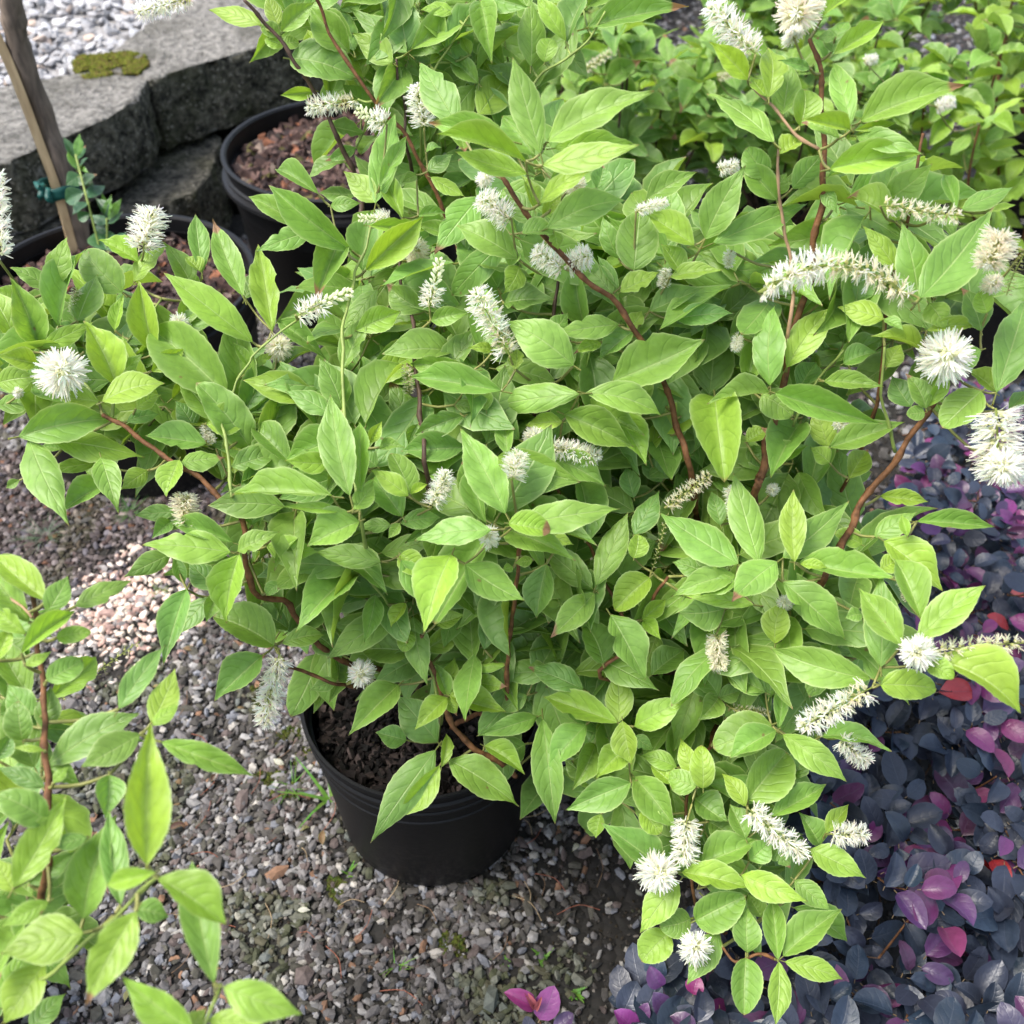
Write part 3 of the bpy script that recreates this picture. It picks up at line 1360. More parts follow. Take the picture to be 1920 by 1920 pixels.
240 680 150 450 90 -.7 1
230 760 400 880 170 0 2
490 970 405 790 120 -.2 0
260 1090 550 970 170 -.5 0
510 1080 620 980 140 -.1 0
900 940 1020 790 90 -.7 1
870 1000 760 830 130 -.2 0
820 1020 1110 1170 150 -.9 1
160 1140 525 1225 140 -1 1
465 1155 810 1290 150 -1 1
740 1180 930 1340 120 -.3 0
230 1390 490 1260 190 -.7 0 r
570 1370 500 1250 110 -.1 0
500 1555 500 1315 150 -.8 0
655 1590 620 1260 120 -1 0
680 1570 985 1330 170 -1 0
690 1600 990 1690 120 -1 1
660 1600 640 1930 120 -1 1
490 1580 480 1875 160 -1 0 r
350 1450 185 1720 150 -.6 0
640 1000 720 1120 130 .2 2
300 880 440 960 140 .6 2
'''
# base, tip, width, layer, kind: w white brush, b budding, f faded, m brush fading to its base, e seen end on
SPIKES = '''
@1 A
740 1290 775 1070 180 -1 w
1520 1620 1820 1500 130 -1 b
315 1890 315 1890 230 -1.3 e
-10 1330 -20 880 130 -1.5 w
1000 -10 690 60 110 -2 m
910 1660 910 1660 100 .2 e
380 1620 400 1480 80 .4 f
1430 1780 1430 1780 130 -.1 g
@1 C
1840 510 1570 560 110 -.6 m
@2 A
290 640 130 560 130 -1 b
480 660 450 430 130 -.2 w
930 1130 760 1010 140 -.4 w
310 1130 140 1120 95 -.2 b
450 1270 450 1270 120 .2 g
510 1590 560 1320 120 -.3 b
920 1830 740 1480 160 -.6 m
810 905 810 905 80 .2 e
@2 B
1200 1380 1040 1290 130 -.6 w
1210 1350 1340 1320 130 -.6 w
1270 950 1270 950 110 .3 g
1570 1090 1730 1035 70 0 w
1715 1480 1720 1380 70 .3 w
@3 B
540 280 300 20 160 -.7 w
750 70 750 70 230 -1.2 g
740 200 720 170 120 -1.2 e
1180 1060 1610 1110 130 -1.4 f
1345 1560 560 1500 190 -1.7 c
1800 1200 1740 1370 190 -2 g2
1920 1290 1830 1520 130 -1.8 s
1760 1450 1760 1450 100 -.3 g
1535 1800 1535 1800 250 -1.3 e
350 870 450 850 80 .5 w
410 1290 400 1370 60 .5 w
445 1730 440 1800 60 .4 w
@4 A
950 1000 960 840 150 -.2 g2
1430 1660 1365 2040 140 -1 w
1850 1755 1850 1755 130 -.8 e
1050 480 1090 580 60 .1 w
90 310 90 310 50 0 e
@4 D
300 1900 720 1600 100 1.5 s
@5 A
390 170 400 330 80 .1 f
1040 540 1040 540 100 .1 e
1130 600 1390 650 110 -.2 w
930 770 970 620 130 -.8 w
520 910 600 720 110 -.2 w
820 1040 820 1040 100 -.6 e
@5 B
1650 1240 1740 930 60 -.2 s
1720 910 1960 740 110 -.6 f
@6 B
460 980 410 800 100 -.1 w
1765 400 1810 770 255 -2.2 w
1812 700 1812 700 180 -2.6 e
1350 1640 1350 1640 170 -1.7 e
1450 1640 1930 1610 130 -1.3 f
340 1560 350 1740 110 -.3 g2
680 1395 680 1395 70 0 e
970 480 970 480 80 0 e
620 820 620 820 60 .5 e
1290 1290 1330 1390 70 0 f
@9 B
1140 190 760 400 150 -1.4 m
970 450 1120 580 120 -1.2 w
500 810 790 1060 135 -1.4 w
930 940 1120 950 120 -1.2 w
190 870 170 1090 140 -1.4 w
50 1160 50 1160 190 -1.5 e
225 1510 225 1510 150 -1.3 e
410 290 620 320 60 .1 f
'''



def rows(txt):
    crop = own = None
    for ln in txt.strip().splitlines():
        if ln.startswith('@'):
            c, own = ln[1:].split()
            crop = CROP[int(c)]
            continue
        t = ln.split()
        yield crop, own, t


def full(crop, x, y):
    return crop[0] + float(x) * KC, crop[1] + float(y) * KC


# ------------------------------------------------------------------ ground
def sheet(name, pts, mat, z, kind='structure'):
    me = bpy.data.meshes.new(name)
    me.from_pydata([(x, y, z) for x, y in pts], [], [tuple(range(len(pts)))])
    me.materials.append(mat)
    return obj(name, me, kind=kind)


sheet('ground', [(-30, -10), (30, -10), (30, 50), (-30, 50)], M_GROUND, 0.0)

# stones: a few angular shapes
ico = None


def stone_protos(n=10, seed=2, flat=0.7):
    out = []
    R = np.random.default_rng(seed)
    bm = bmesh.new()
    bmesh.ops.create_icosphere(bm, subdivisions=1, radius=1)
    V0 = np.array([v.co[:] for v in bm.verts])
    F0 = np.array([[v.index for v in f.verts] for f in bm.faces])
    bm.free()
    for k in range(n):
        V = V0.copy()
        V /= np.maximum(np.abs(V).max(axis=1, keepdims=True) ** 0.55, 1e-3)
        V *= 1 + R.uniform(-0.28, 0.28, (len(V), 1))
        V[:, 0] *= R.uniform(0.8, 1.3)
        V[:, 1] *= R.uniform(0.7, 1.0)
        V[:, 2] *= R.uniform(0.45, 0.8) * flat / 0.7
        out.append((V, F0))
    return out


def rot_mats(n, tilt=0.5):
    a = rng.uniform(0, 2 * np.pi, n)
    b = rng.normal(0, tilt, n)
    c = rng.normal(0, tilt, n)
    ca, sa, cb, sb, cc, sc = np.cos(a), np.sin(a), np.cos(b), np.sin(b), np.cos(c), np.sin(c)
    z = np.zeros(n)
    o = np.ones(n)
    Rz = np.stack([np.stack([ca, -sa, z], 1), np.stack([sa, ca, z], 1), np.stack([z, z, o], 1)], 1)
    Rx = np.stack([np.stack([o, z, z], 1), np.stack([z, cb, -sb], 1), np.stack([z, sb, cb], 1)], 1)
    Ry = np.stack([np.stack([cc, z, sc], 1), np.stack([z, o, z], 1), np.stack([-sc, z, cc], 1)], 1)
    return Rz @ Rx @ Ry


def scatter(name, P, size, cols, protos, mat, parent=None, tilt=0.5):
    """one joined mesh of many small solids: P n x 3, size n, cols n x 3"""
    n = len(P)
    R = rot_mats(n, tilt)
    pid = rng.integers(0, len(protos), n)
    Vs, Fs, Ts = [], [], []
    off = 0
    for k, (V, F) in enumerate(protos):
        idx = np.nonzero(pid == k)[0]
        if not len(idx):
            continue
        W = np.einsum('nij,vj->nvi', R[idx], V) * size[idx][:, None, None] + P[idx][:, None, :]
        Vs.append(W.reshape(-1, 3))
        Fs.append((F[None] + (np.arange(len(idx)) * len(V))[:, None, None] + off).reshape(-1, F.shape[1]))
        Ts.append(np.repeat(cols[idx], len(V), axis=0))
        off += len(idx) * len(V)
    me = np_mesh(name, np.concatenate(Vs), np.concatenate(Fs), mat, tint=np.concatenate(Ts))
    return obj(name, me, parent, kind='stuff')


def gravel_cols(n, pal, wts, amp=0.2):
    pal = np.array(pal)
    i = rng.choice(len(pal), n, p=np.array(wts) / sum(wts))
    return 0.80 * pal[i] * (1 + rng.uniform(-amp, amp, (n, 1)))


PAL = [(0.155, 0.148, 0.150), (0.30, 0.295, 0.295), (0.080, 0.075, 0.070), (0.125, 0.100, 0.095), (0.10, 0.096, 0.080), (0.19, 0.20, 0.23), (0.24, 0.14, 0.09), (0.42, 0.40, 0.37)]
WTS = [30, 16, 22, 14, 12, 8, 2, 3]

POTA = (-0.128, 0.88)


def nz(x, y, s, o=0.0):
    return noise.noise(Vector((x * s + o, y * s - o, 3.3 + o)))


pts, sizes, keep = [], [], []
cand = rng.uniform([-2.0, 0.1], [0.62, 2.75], (160000, 2))
P, Sz, Cl = [], [], []
gc = gravel_cols(len(cand), PAL, WTS)
for (x, y), c in zip(cand, gc):
    u, v, d = px(Vector((x, y, 0)))
    if u < -700 or u > 1500 or v > 3000:
        continue
    den = 1.0
    # dark soil right of the pot, stones thinned further to paint deeper shade
    dk = max(0.0, min(1.0, (u - 860) / 260)) * max(0.0, min(1.0, (v - 1350) / 250))
    den -= 0.86 * dk
    m = nz(x, y, 6.0)
    mossy = nz(x, y, 9.0, 7.7)
    den -= max(0, m - 0.15) * 1.5
    if random.random() > den * 0.96:
        continue
    s = random.choice((0.003, 0.004, 0.0048, 0.0054, 0.006, 0.0068, 0.0085)) * random.uniform(0.85, 1.15)
    if random.random() < 0.012:
        s *= 1.7
    c = np.array(c)
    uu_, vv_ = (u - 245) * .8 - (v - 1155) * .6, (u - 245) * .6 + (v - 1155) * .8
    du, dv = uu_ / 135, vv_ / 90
    if du * du + dv * dv + 0.5 * nz(x, y, 14) < random.uniform(.05, 1.9) and random.random() < 0.92:   # warm sun patch painted as cream and pink stone colours
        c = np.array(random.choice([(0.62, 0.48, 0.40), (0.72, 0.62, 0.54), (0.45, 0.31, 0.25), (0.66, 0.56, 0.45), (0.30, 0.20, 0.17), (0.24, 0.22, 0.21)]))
    else:
        bottom_dark = max(0.0, min(1.0, (v - 1500) / 400)) * max(0, min(1, (u - 350) / 300))  # stones grow darker towards the bottom of the view
        c = c * (1.0 - 0.38 * bottom_dark) * np.array((1.0, 0.97, 0.93))
        if mossy > 0.22:
            c = c * 0.6 + np.array((0.03, 0.04, 0.008)) * 0.6
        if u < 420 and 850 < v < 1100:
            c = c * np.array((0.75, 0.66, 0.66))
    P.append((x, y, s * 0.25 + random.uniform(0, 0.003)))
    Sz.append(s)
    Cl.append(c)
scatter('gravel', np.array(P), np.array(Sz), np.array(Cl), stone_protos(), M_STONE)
# fine grit and crumbs between the stones
n = 50000
cand = rng.uniform([-1.9, 0.2], [0.9, 2.2], (n, 2))
P = np.column_stack([cand, rng.uniform(0, 0.003, n)])
scatter('grit', P, rng.uniform(0.0012, 0.0032, n), gravel_cols(n, [(0.07, 0.06, 0.05), (0.025, 0.022, 0.018), (0.16, 0.14, 0.12), (0.035, 0.026, 0.016)], [3, 6, 1, 5]), stone_protos(4, 5), M_STONE)
# sparser gravel under and beyond the shrubs
n = 16000
cand = rng.uniform([-0.3, 1.5], [3.2, 5.5], (n, 2))
P = np.column_stack([cand, rng.uniform(0.001, 0.005, n)])
scatter('gravel', P, rng.uniform(0.007, 0.014, n), gravel_cols(n, PAL, WTS) * 0.9, stone_protos(5, 8), M_STONE)

# ------------------------------------------------------------------ raised bed and block wall
WT = 0.45


def wpt(u, v, z):
    p = pz(u, v, z)
    return (p.x, p.y)


def block(parent, poly, z0, z1, amp=0.010, seed=0, label=None):
    bm = bmesh.new()
    vs = [bm.verts.new((x, y, z0)) for x, y in poly]
    f = bm.faces.new(vs)
    bm.normal_update()
    if f.normal.z > 0:
        f.normal_flip()
    r = bmesh.ops.extrude_face_region(bm, geom=[f])
    for g in r['geom']:
        if isinstance(g, bmesh.types.BMVert):
            g.co.z = z1
    bmesh.ops.recalc_face_normals(bm, faces=bm.faces[:])
    bmesh.ops.bevel(bm, geom=[e for e in bm.edges], offset=0.007, segments=2, affect='EDGES', profile=0.6)
    bmesh.ops.triangulate(bm, faces=bm.faces[:])
    for it in range(6):
        es = [e for e in bm.edges if e.calc_length() > 0.035]
        if not es:
            break
        bmesh.ops.subdivide_edges(bm, edges=es, cuts=1)
        bmesh.ops.triangulate(bm, faces=bm.faces[:])
    bm.normal_update()
    for v in bm.verts:
        p = v.co * 11 + Vector((seed, 0, 0))
        q = v.co * 34 + Vector((0, seed, 0))
        side = 1.0 if abs(v.normal.z) < 0.6 else 0.45
        v.co += v.normal * (noise.noise(p) * amp * 1.6 + noise.noise(q) * amp * 1.2) * side
    for f in bm.faces:
        f.smooth = True
    me = bpy.data.meshes.new('block')
    bm.to_mesh(me)
    bm.free()
    me.materials.append(M_BLOCK)
    o = obj('block', me, parent)
    if label:
        o['label'] = label
    return o


wall = thing('retaining_wall', 'low weathered concrete block wall with pale tops and dark algae stained faces', 'wall', (-1.2, 2.7, 0))
lt = [(-120, 330), (-50, 320), (22, 300), (73, 275), (120, 257), (204, 220), (252, 187), (276, 150)]
lb = [(190, 132), (130, 138), (50, 152), (-20, 165), (-160, 190)]
block(wall, [wpt(u, v, WT) for u, v in lt + lb], 0.27, WT, seed=1)
rt_ = [(283, 146), (313, 135), (383, 113), (485, 84), (560, 62), (640, 36)]
rb = [(590, -66), (386, -14), (273, 45), (205, 92), (196, 128)]
block(wall, [wpt(u, v, WT) for u, v in rt_ + rb], 0.25, WT - 0.004, seed=5)
block(wall, [wpt(645, 34, WT), wpt(900, -30, WT), wpt(1200, -60, WT), wpt(1100, -150, WT), wpt(800, -130, WT), wpt(600, -66, WT)], 0.22, WT, seed=9)


xl, yl = wpt(-125, 331, WT)
xb_, yb_ = wpt(-165, 191, WT)
block(wall, [(xl - .9, yl - .35), (xl - .02, yl), (xb_ - .02, yb_), (xb_ - .9, yb_ - .25)], 0.26, WT - .005, seed=31)
block(wall, [(xl - .9, yl - .38), (xl + .0, yl - .02), (xb_ - .02, yb_), (xb_ - .9, yb_ - .25)], -0.03, 0.25, seed=37)


def shift(poly, dx, dy):
    return [(x + dx, y + dy) for x, y in poly]


b1 = [wpt(u, v, WT) for u, v in lt]
b2 = [wpt(u, v, WT) for u, v in rt_]
back = [(b1[-1][0] - 0.2, b1[-1][1] + 0.35), (b1[0][0], b1[0][1] + 0.5)]
def block_d(*a, **k):
    o = block(*a, amp=.014, **k)
    o.data.materials[0] = M_BLOCKD
    return o


# lower course, set in a little differently
block_d(wall, [(b1[0][0], b1[0][1] - 0.02), (b1[3][0], b1[3][1] - 0.03), (b1[4][0] - .02, b1[4][1] - 0.03), (b1[4][0] - .02, b1[4][1] + 0.35), (b1[0][0], b1[0][1] + 0.4)], -0.03, 0.262, seed=12)
block_d(wall, [(b1[4][0] + .005, b1[4][1] - 0.05), (b1[6][0] + .12, b1[6][1] - 0.06), (b2[1][0] + 0.10, b2[1][1] - 0.12), (b2[2][0], b2[2][1] - 0.02), (b2[2][0] - .1, b2[2][1] + 0.3), (b1[4][0] + .005, b1[4][1] + 0.5)], -0.03, 0.225, seed=16)
block_d(wall, [(b2[2][0] + .015, b2[2][1] - 0.03), (b2[4][0], b2[4][1] - 0.05), (b2[5][0] + .3, b2[5][1] + 0.0), (b2[5][0] + .2, b2[5][1] + 0.4), (b2[2][0] + .0, b2[2][1] + 0.4)], -0.03, 0.21, seed=22)

up = [wpt(u, v, WT) for u, v in ((-160, 186), (-20, 168), (60, 152), (135, 138), (200, 112), (270, 50), (386, -10), (590, -60), (800, -125), (1100, -148))]
bed = [(p[0], p[1] - 0.04) for p in up] + [(6, 14), (-14, 14), (-9, up[0][1])]
sheet('upper_bed', bed, M_UPPER, WT - 0.030)
# solid earth below it
me = bpy.data.meshes.new('earth')
pp = [(p[0], p[1] + 0.05) for p in up] + [(6, 14), (-14, 14), (-9, up[0][1] + .05)]
nv = len(pp)
me.from_pydata([(x, y, -0.1) for x, y in pp] + [(x, y, WT - 0.04) for x, y in pp], [],
               [(i, (i + 1) % nv, nv + (i + 1) % nv, nv + i) for i in range(nv)])
me.materials.append(M_GROUND)
obj('terrain', me, kind='structure')
n = 30000
cand = rng.uniform([-3.6, 2.2], [1.6, 6.5], (n, 2))
bp_ = [(p[0], p[1] + 0.02) for p in bed]
P = [(x, y) for x, y in cand if inpoly(x, y, bp_)]
n = len(P)
sz = rng.uniform(0.010, 0.019, n)
P = np.column_stack([np.array(P), WT - 0.022 + rng.uniform(-0.004, 0.010, n)])
scatter('pale_gravel', P, sz, gravel_cols(n, [(0.44, 0.43, 0.43), (0.55, 0.54, 0.54), (0.34, 0.33, 0.33), (0.50, 0.40, 0.33), (0.28, 0.27, 0.26)], [30, 26, 20, 7, 6], 0.12), stone_protos(8, 4, 0.5), M_STONE, tilt=0.4)


# moss cushions
def moss(name, poly_px, z, hmax, label, n=900, cols=((0.10, 0.13, 0.012), (0.16, 0.18, 0.02), (0.14, 0.11, 0.025))):
    pts = [wpt(u, v, z) for u, v in poly_px]
    xs, ys = [p[0] for p in pts], [p[1] for p in pts]
    cx, cy = sum(xs) / len(xs), sum(ys) / len(ys)
    Pm = []
    while len(Pm) < n:
        x, y = random.uniform(min(xs), max(xs)), random.uniform(min(ys), max(ys))
        if inpoly(x, y, pts) and (random.random() < .55 + 1.6 * noise.noise(Vector((x * 22, y * 22, 2.0)))):
            Pm.append((x, y, z + random.uniform(0, hmax)))
    Pm = np.array(Pm)
    cl = np.array(cols)[rng.integers(0, len(cols), n)] * (1 + rng.uniform(-.25, .25, (n, 1)))
    o = scatter(name, Pm, rng.uniform(hmax * 0.4, hmax * 0.9, n), cl, stone_protos(4, 3, 0.8), M_MOSS)
    del o['kind']
    o['kind'] = 'stuff'
    return o


moss('moss', [(136, 118), (150, 107), (200, 104), (240, 100), (272, 106), (280, 122), (262, 140), (225, 141), (190, 150), (160, 152), (142, 138)], WT - .003, 0.006, '', 4200, ((0.07, 0.085, 0.010), (0.11, 0.115, 0.016), (0.09, 0.07, 0.02)))
for poly in ([(470, 1460), (520, 1430), (570, 1470), (560, 1500), (500, 1495), (440, 1490)], [(510, 1370), (560, 1360), (590, 1410), (560, 1440), (520, 1420)],
             [(620, 1640), (650, 1660), (640, 1700), (610, 1680)], [(820, 1750), (900, 1760), (880, 1800), (830, 1790)], [(470, 1290), (500, 1280), (520, 1320), (480, 1330)]):
    moss('moss', poly, 0.0, 0.005, '', 380, ((0.03, 0.045, 0.008), (0.05, 0.06, 0.01), (0.04, 0.04, 0.012)))


# ------------------------------------------------------------------ pots
def pot(root, c, R, H, ribs=True, lip=0.03, taper=0.84, soil_z=None, soil_mat=None, wob=0.012, nested=False):
    t = 0.005
    prof = [(0.0, 0.002), (R * taper - 0.008, 0.002), (R * taper, 0.01), (R * 0.955, H - lip - 0.012), (R * 0.962, H - lip - 0.004)]
    prof2 = [(R * 0.985 - t * 2.4, H - 0.02), (R * 0.95, H - lip * 2), (R * taper - t - .003, 0.02), (0, 0.02)]
    prof[3:3] = [(R * (taper + (.955 - taper) * k_) + dx_, H * k_ * .9) for k_, dx_ in ((.80, 0), (.81, .0022), (.825, .0022), (.835, 0), (.90, 0), (.91, .002), (.92, .002), (.93, 0))]
    body = prof + [(R * 0.955 - t, H - lip - 0.004)] + prof2[1:]
    o = lathe('pot', body, M_POT, center=c, parent=root, wob=wob)
    rim = [(R * 0.955, H - lip - 0.006), (R * 0.985, H - lip - 0.004), (R * 0.988, H - lip + 0.004), (R * 0.972, H - lip + 0.008), (R * 0.975, H - 0.010),
           (R * 0.998, H - 0.007), (R, H - 0.002), (R * 0.994, H), (R * 0.97, H), (R * 0.955, H - 0.005), (R * 0.95, H - lip - 0.006)]
    lathe('rim', rim, M_POT, center=c, parent=o, wob=wob)
    sz = soil_z if soil_z is not None else H - 0.05
    V, F = [], []
    me = bpy.data.meshes.new('soil')
    bm = bmesh.new()
    bmesh.ops.create_grid(bm, x_segments=26, y_segments=26, size=1)
    rs = R * (taper + (0.955 - taper) * sz / H) - t - 0.003
    for v in bm.verts:
        x, y = v.co.x, v.co.y
        # square to disc
        x2, y2 = x * math.sqrt(1 - y * y / 2), y * math.sqrt(1 - x * x / 2)
        v.co = Vector((c[0] + x2 * rs, c[1] + y2 * rs, sz + 0.012 * noise.noise(Vector((x2 * 3 + c[0] * 9, y2 * 3, 0))) - 0.006))
    for f in bm.faces:
        f.smooth = True
    bm.to_mesh(me)
    bm.free()
    me.materials.append(soil_mat or M_SOIL)
    obj('soil', me, root)
    return rs, sz


def chips(root, c, rs, z, n, pal, wts, lo, hi, name='bark_mulch', mat=None, heap=0.012):
    protos = []
    R = np.random.default_rng(9)
    for k in range(8):
        L, W_, T = 1.0, R.uniform(0.25, 0.6), R.uniform(0.10, 0.28)
        V = np.array([(sx * L, sy * W_, sz * T) for sx in (-1, 1) for sy in (-1, 1) for sz in (-1, 1)], dtype=float)
        V *= 1 + R.uniform(-0.3, 0.3, V.shape)
        V[:, 2] += R.uniform(-0.15, 0.15) * V[:, 0] ** 2
        F = np.array([(0, 1, 3, 2), (4, 6, 7, 5), (0, 4, 5, 1), (2, 3, 7, 6), (0, 2, 6, 4), (1, 5, 7, 3)])
        protos.append((V, F))
    a = rng.uniform(0, 2 * np.pi, n)
    r = rs * np.sqrt(rng.uniform(0, 0.98, n)) * 0.985
    Pm = np.column_stack([c[0] + r * np.cos(a), c[1] + r * np.sin(a), z + rng.uniform(-0.004, heap, n) + 0.012 * (1 - (r / rs) ** 2)])
    return scatter(name, Pm, rng.uniform(lo, hi, n), gravel_cols(n, pal, wts, 0.3), protos, mat or M_BARK, root, tilt=0.7)


BARKP = [(0.075, 0.045, 0.038), (0.14, 0.085, 0.07), (0.24, 0.10, 0.055), (0.045, 0.03, 0.028), (0.20, 0.15, 0.12), (0.10, 0.09, 0.03)]
BARKW = [30, 22, 9, 24, 9, 5]
SOILP = [(0.012, 0.009, 0.008), (0.03, 0.022, 0.019), (0.06, 0.045, 0.04), (0.008, 0.007, 0.006)]

GRP_POT = 'potted flowering shrubs'
# shrub in the middle
A = Plant('A', thing('potted_shrub', 'bushy shrub with white flower spikes in the black pot standing clear on the gravel', 'potted shrub', (POTA[0], POTA[1], 0), GRP_POT), Vector((POTA[0], POTA[1], 0.26)))
rs, sz = pot(A.root, POTA, 0.175, 0.31, soil_z=0.262)
chips(A.root, POTA, rs, sz, 2600, SOILP, [30, 22, 9, 20], 0.004, 0.011, 'soil_crumbs', M_SOILC)
# shrub to its right
POTB = (0.36, 0.98)
B = Plant('B', thing('potted_shrub', 'tall light green shrub with thick brown stems, rising beside the purple shrub', 'potted shrub', (POTB[0], POTB[1], 0), GRP_POT), Vector((POTB[0], POTB[1], 0.26)))
rs, sz = pot(B.root, POTB, 0.165, 0.30, soil_z=0.25)
chips(B.root, POTB, rs, sz, 900, SOILP, [30, 22, 9, 20], 0.005, 0.012, 'soil_crumbs', M_SOILC)
# shrub behind them
POTC = (-0.13, 1.66)
Cp = Plant('C', thing('potted_shrub', 'leafy green shrub with thin dark stems, in front of the big pot of bark mulch', 'potted shrub', (POTC[0], POTC[1], 0), GRP_POT), Vector((POTC[0], POTC[1], 0.26)))
rs, sz = pot(Cp.root, POTC, 0.14, 0.28, soil_z=0.23)
# shrub at the near left
POTD = (-0.86, 0.50)
Dp = Plant('D', thing('potted_shrub', 'bright green shrub nearest the viewer, overhanging the gravel at the lower left', 'potted shrub', (POTD[0], POTD[1], 0), GRP_POT), Vector((POTD[0], POTD[1], 0.28)))
rs, sz = pot(Dp.root, POTD, 0.16, 0.30, soil_z=0.25)
PL = {'A': A, 'B': B, 'C': Cp, 'D': Dp}
for p in PL.values():
    p.nodes_raw = []


def dC(u, v):
    # the plant behind stands further off
    return 1.28 + 0.0003 * (v - 200)


DF = {'A': D, 'B': D, 'C': dC, 'D': D}


# ------------------------------------------------------------------ stems
def st(plant, pix, r0, r1, mat=None, extra=(), lay=0.3, dd=None, tail_to_base=True, jit=0.02):
    """pix listed from the top down; r in metres (bottom, top)"""
    pts = []
    f = DF[plant.key]
    for i, (u, v) in enumerate(pix):
        d = f(u, v) + lay * LS + (0 if dd is None else dd * i / (len(pix) - 1))
        pts.append(pd(u, v, d))
    # smooth the depth along the stem
    for k in range(3):
        ds = [px(p)[2] for p in pts]
        for i in range(1, len(pts) - 1):
            m = (ds[i - 1] + ds[i] + ds[i + 1]) / 3
            pts[i] = pd(pix[i][0], pix[i][1], m)
    if tail_to_base:
        last = pts[-1]
        b = plant.base + Vector((random.uniform(-.05, .05), random.uniform(-.05, .05), -0.02))
        for (u, v, d) in extra:
            pts.append(pd(u, v, d))
        last = pts[-1]
        m = last * 0.5 + b * 0.5 + Vector((0, 0, 0.02))
        pts += [m, b]
    plant.stem(list(reversed(pts)), r0, r1, mat)


st(B, [(908, 281), (937, 325), (963, 357), (992, 408), (1029, 456), (1080, 507), (1142, 558), (1200, 635), (1240, 708), (1255, 740), (1276, 802), (1294, 882)], .0050, .0030, lay=-.75)
st(Cp, [(590, -10), (620, 62), (700, 190), (760, 255), (805, 340), (850, 430), (866, 520)], .0045, .0026, M_STEM, lay=-.9)
st(Cp, [(459, 0), (492, 36), (540, 95), (569, 135), (591, 171), (620, 233), (642, 273), (664, 321), (674, 372), (690, 470)], .0050, .0030, M_STEMD, lay=-.5)
st(B, [(1519, 73), (1530, 106), (1541, 146), (1541, 204), (1544, 273), (1544, 328), (1541, 379), (1530, 437), (1519, 507), (1500, 576), (1475, 700), (1453, 795), (1435, 839), (1424, 897), (1417, 926)], .0062, .0032, M_STEM, lay=.1)
st(B, [(1790, 690), (1778, 715), (1749, 762), (1705, 824), (1654, 897), (1625, 934), (1603, 977), (1574, 1025), (1534, 1098)], .0060, .0036, M_STEM, lay=-.3)
st(A, [(190, 778), (208, 790), (237, 802), (270, 831), (317, 857), (365, 890), (394, 919), (412, 941), (437, 959), (452, 977), (478, 1109), (540, 1134), (620, 1230)], .0048, .0030, M_STEM, lay=-.5)
st(A, [(791, 1192), (799, 1232), (824, 1294), (839, 1344), (868, 1380), (897, 1406), (941, 1439)], .0050, .0036, M_STEM, lay=-.6, extra=((966, 1457, 1.36),), tail_to_base=False)
A.stem([A.base + Vector((0.11, -0.03, -0.03)), pd(966, 1457, 1.36)], .0052, .005)
st(A, [(979, 1010), (970, 1068), (963, 1130), (952, 1203), (950, 1269), (940, 1340)], .0042, .0030, M_STEM, lay=.2)
st(A, [(365, -4), (420, -22), (500, -50), (600, -110), (700, -200)], .0016, .0012, M_STEMG, lay=-2, tail_to_base=False)
st(Cp, [(740, 109), (751, 164), (759, 197), (765, 300)], .0035, .0022, M_STEMD, lay=-.2)
st(A, [(755, 467), (755, 529), (766, 583), (775, 620), (777, 675), (790, 780), (800, 900)], .0038, .0024, M_STEMD, lay=.6)
st(B, [(1461, 277), (1464, 365), (1471, 437), (1481, 503), (1480, 640)], .0032, .0020, M_STEMP, lay=-.1)
st(B, [(1404, 157), (1446, 197), (1490, 248), (1537, 281)], .0024, .0016, M_STEMP, lay=-.1, tail_to_base=False)
st(A, [(540, 1246), (591, 1267), (649, 1286)], .0036, .0026, M_STEM, lay=0)
st(Dp, [(62, 1105), (69, 1167), (73, 1240), (80, 1300), (87, 1366), (89, 1439), (91, 1548), (89, 1639)], .0046, .0028, M_STEM, lay=.6, extra=((40, 1790, 0.86), (-80, 1900, 0.95)))
st(Dp, [(-30, 1090), (0, 1100), (59, 1160)], .0016, .0010, M_STEMP, lay=.2, tail_to_base=False)
st(Dp, [(240, 1700), (260, 1670), (296, 1645)], .0016, .0012, M_STEMG, lay=-.6, tail_to_base=False)
st(Dp, [(290, 1650), (240, 1702), (120, 1800), (20, 1860)], .0030, .0016, M_STEMG, lay=-.3, extra=((-150, 1930, 0.85),))
st(Dp, [(408, 1855), (385, 1892), (340, 1960)], .0026, .0016, M_STEMG, lay=-.5, extra=((150, 2010, 0.8), (-100, 2010, 0.9)))
st(A, [(664, 1054), (711, 1109), (755, 1167), (795, 1229), (830, 1330)], .0028, .0018, M_STEMG, lay=.1)
st(B, [(1654, 649), (1657, 766), (1679, 846)], .0026, .0018, M_STEMG, lay=.1, tail_to_base=False)
st(B, [(1351, 1781), (1377, 1799), (1424, 1788), (1457, 1799)], .0022, .0020, M_STEM, lay=-.7, tail_to_base=False)
st(B, [(1351, 1781), (1300, 1690), (1290, 1560), (1290, 1480), (1330, 1400)], .0034, .0022, M_STEM, lay=.5)
st(A, [(554, 598), (481, 660), (470, 678), (445, 722), (419, 766), (412, 784), (427, 824), (430, 875), (432, 934)], .0024, .0016, M_STEMG, lay=-.7, tail_to_base=False)
st(A, [(697, 427), (686, 463), (667, 510), (656, 569), (642, 656), (650, 800), (680, 1000)], .0030, .0018, M_STEMG, lay=-.3)
st(B, [(1588, 656), (1534, 711), (1490, 800)], .0022, .0016, M_STEMG, lay=.2, tail_to_base=False)
st(B, [(1730, 250), (1700, 420), (1660, 600), (1640, 760)], .0034, .0022, M_STEM, lay=.5)
st(B, [(1040, 900), (1120, 1060), (1200, 1200)], .0036, .0024, M_STEM, lay=1.2)
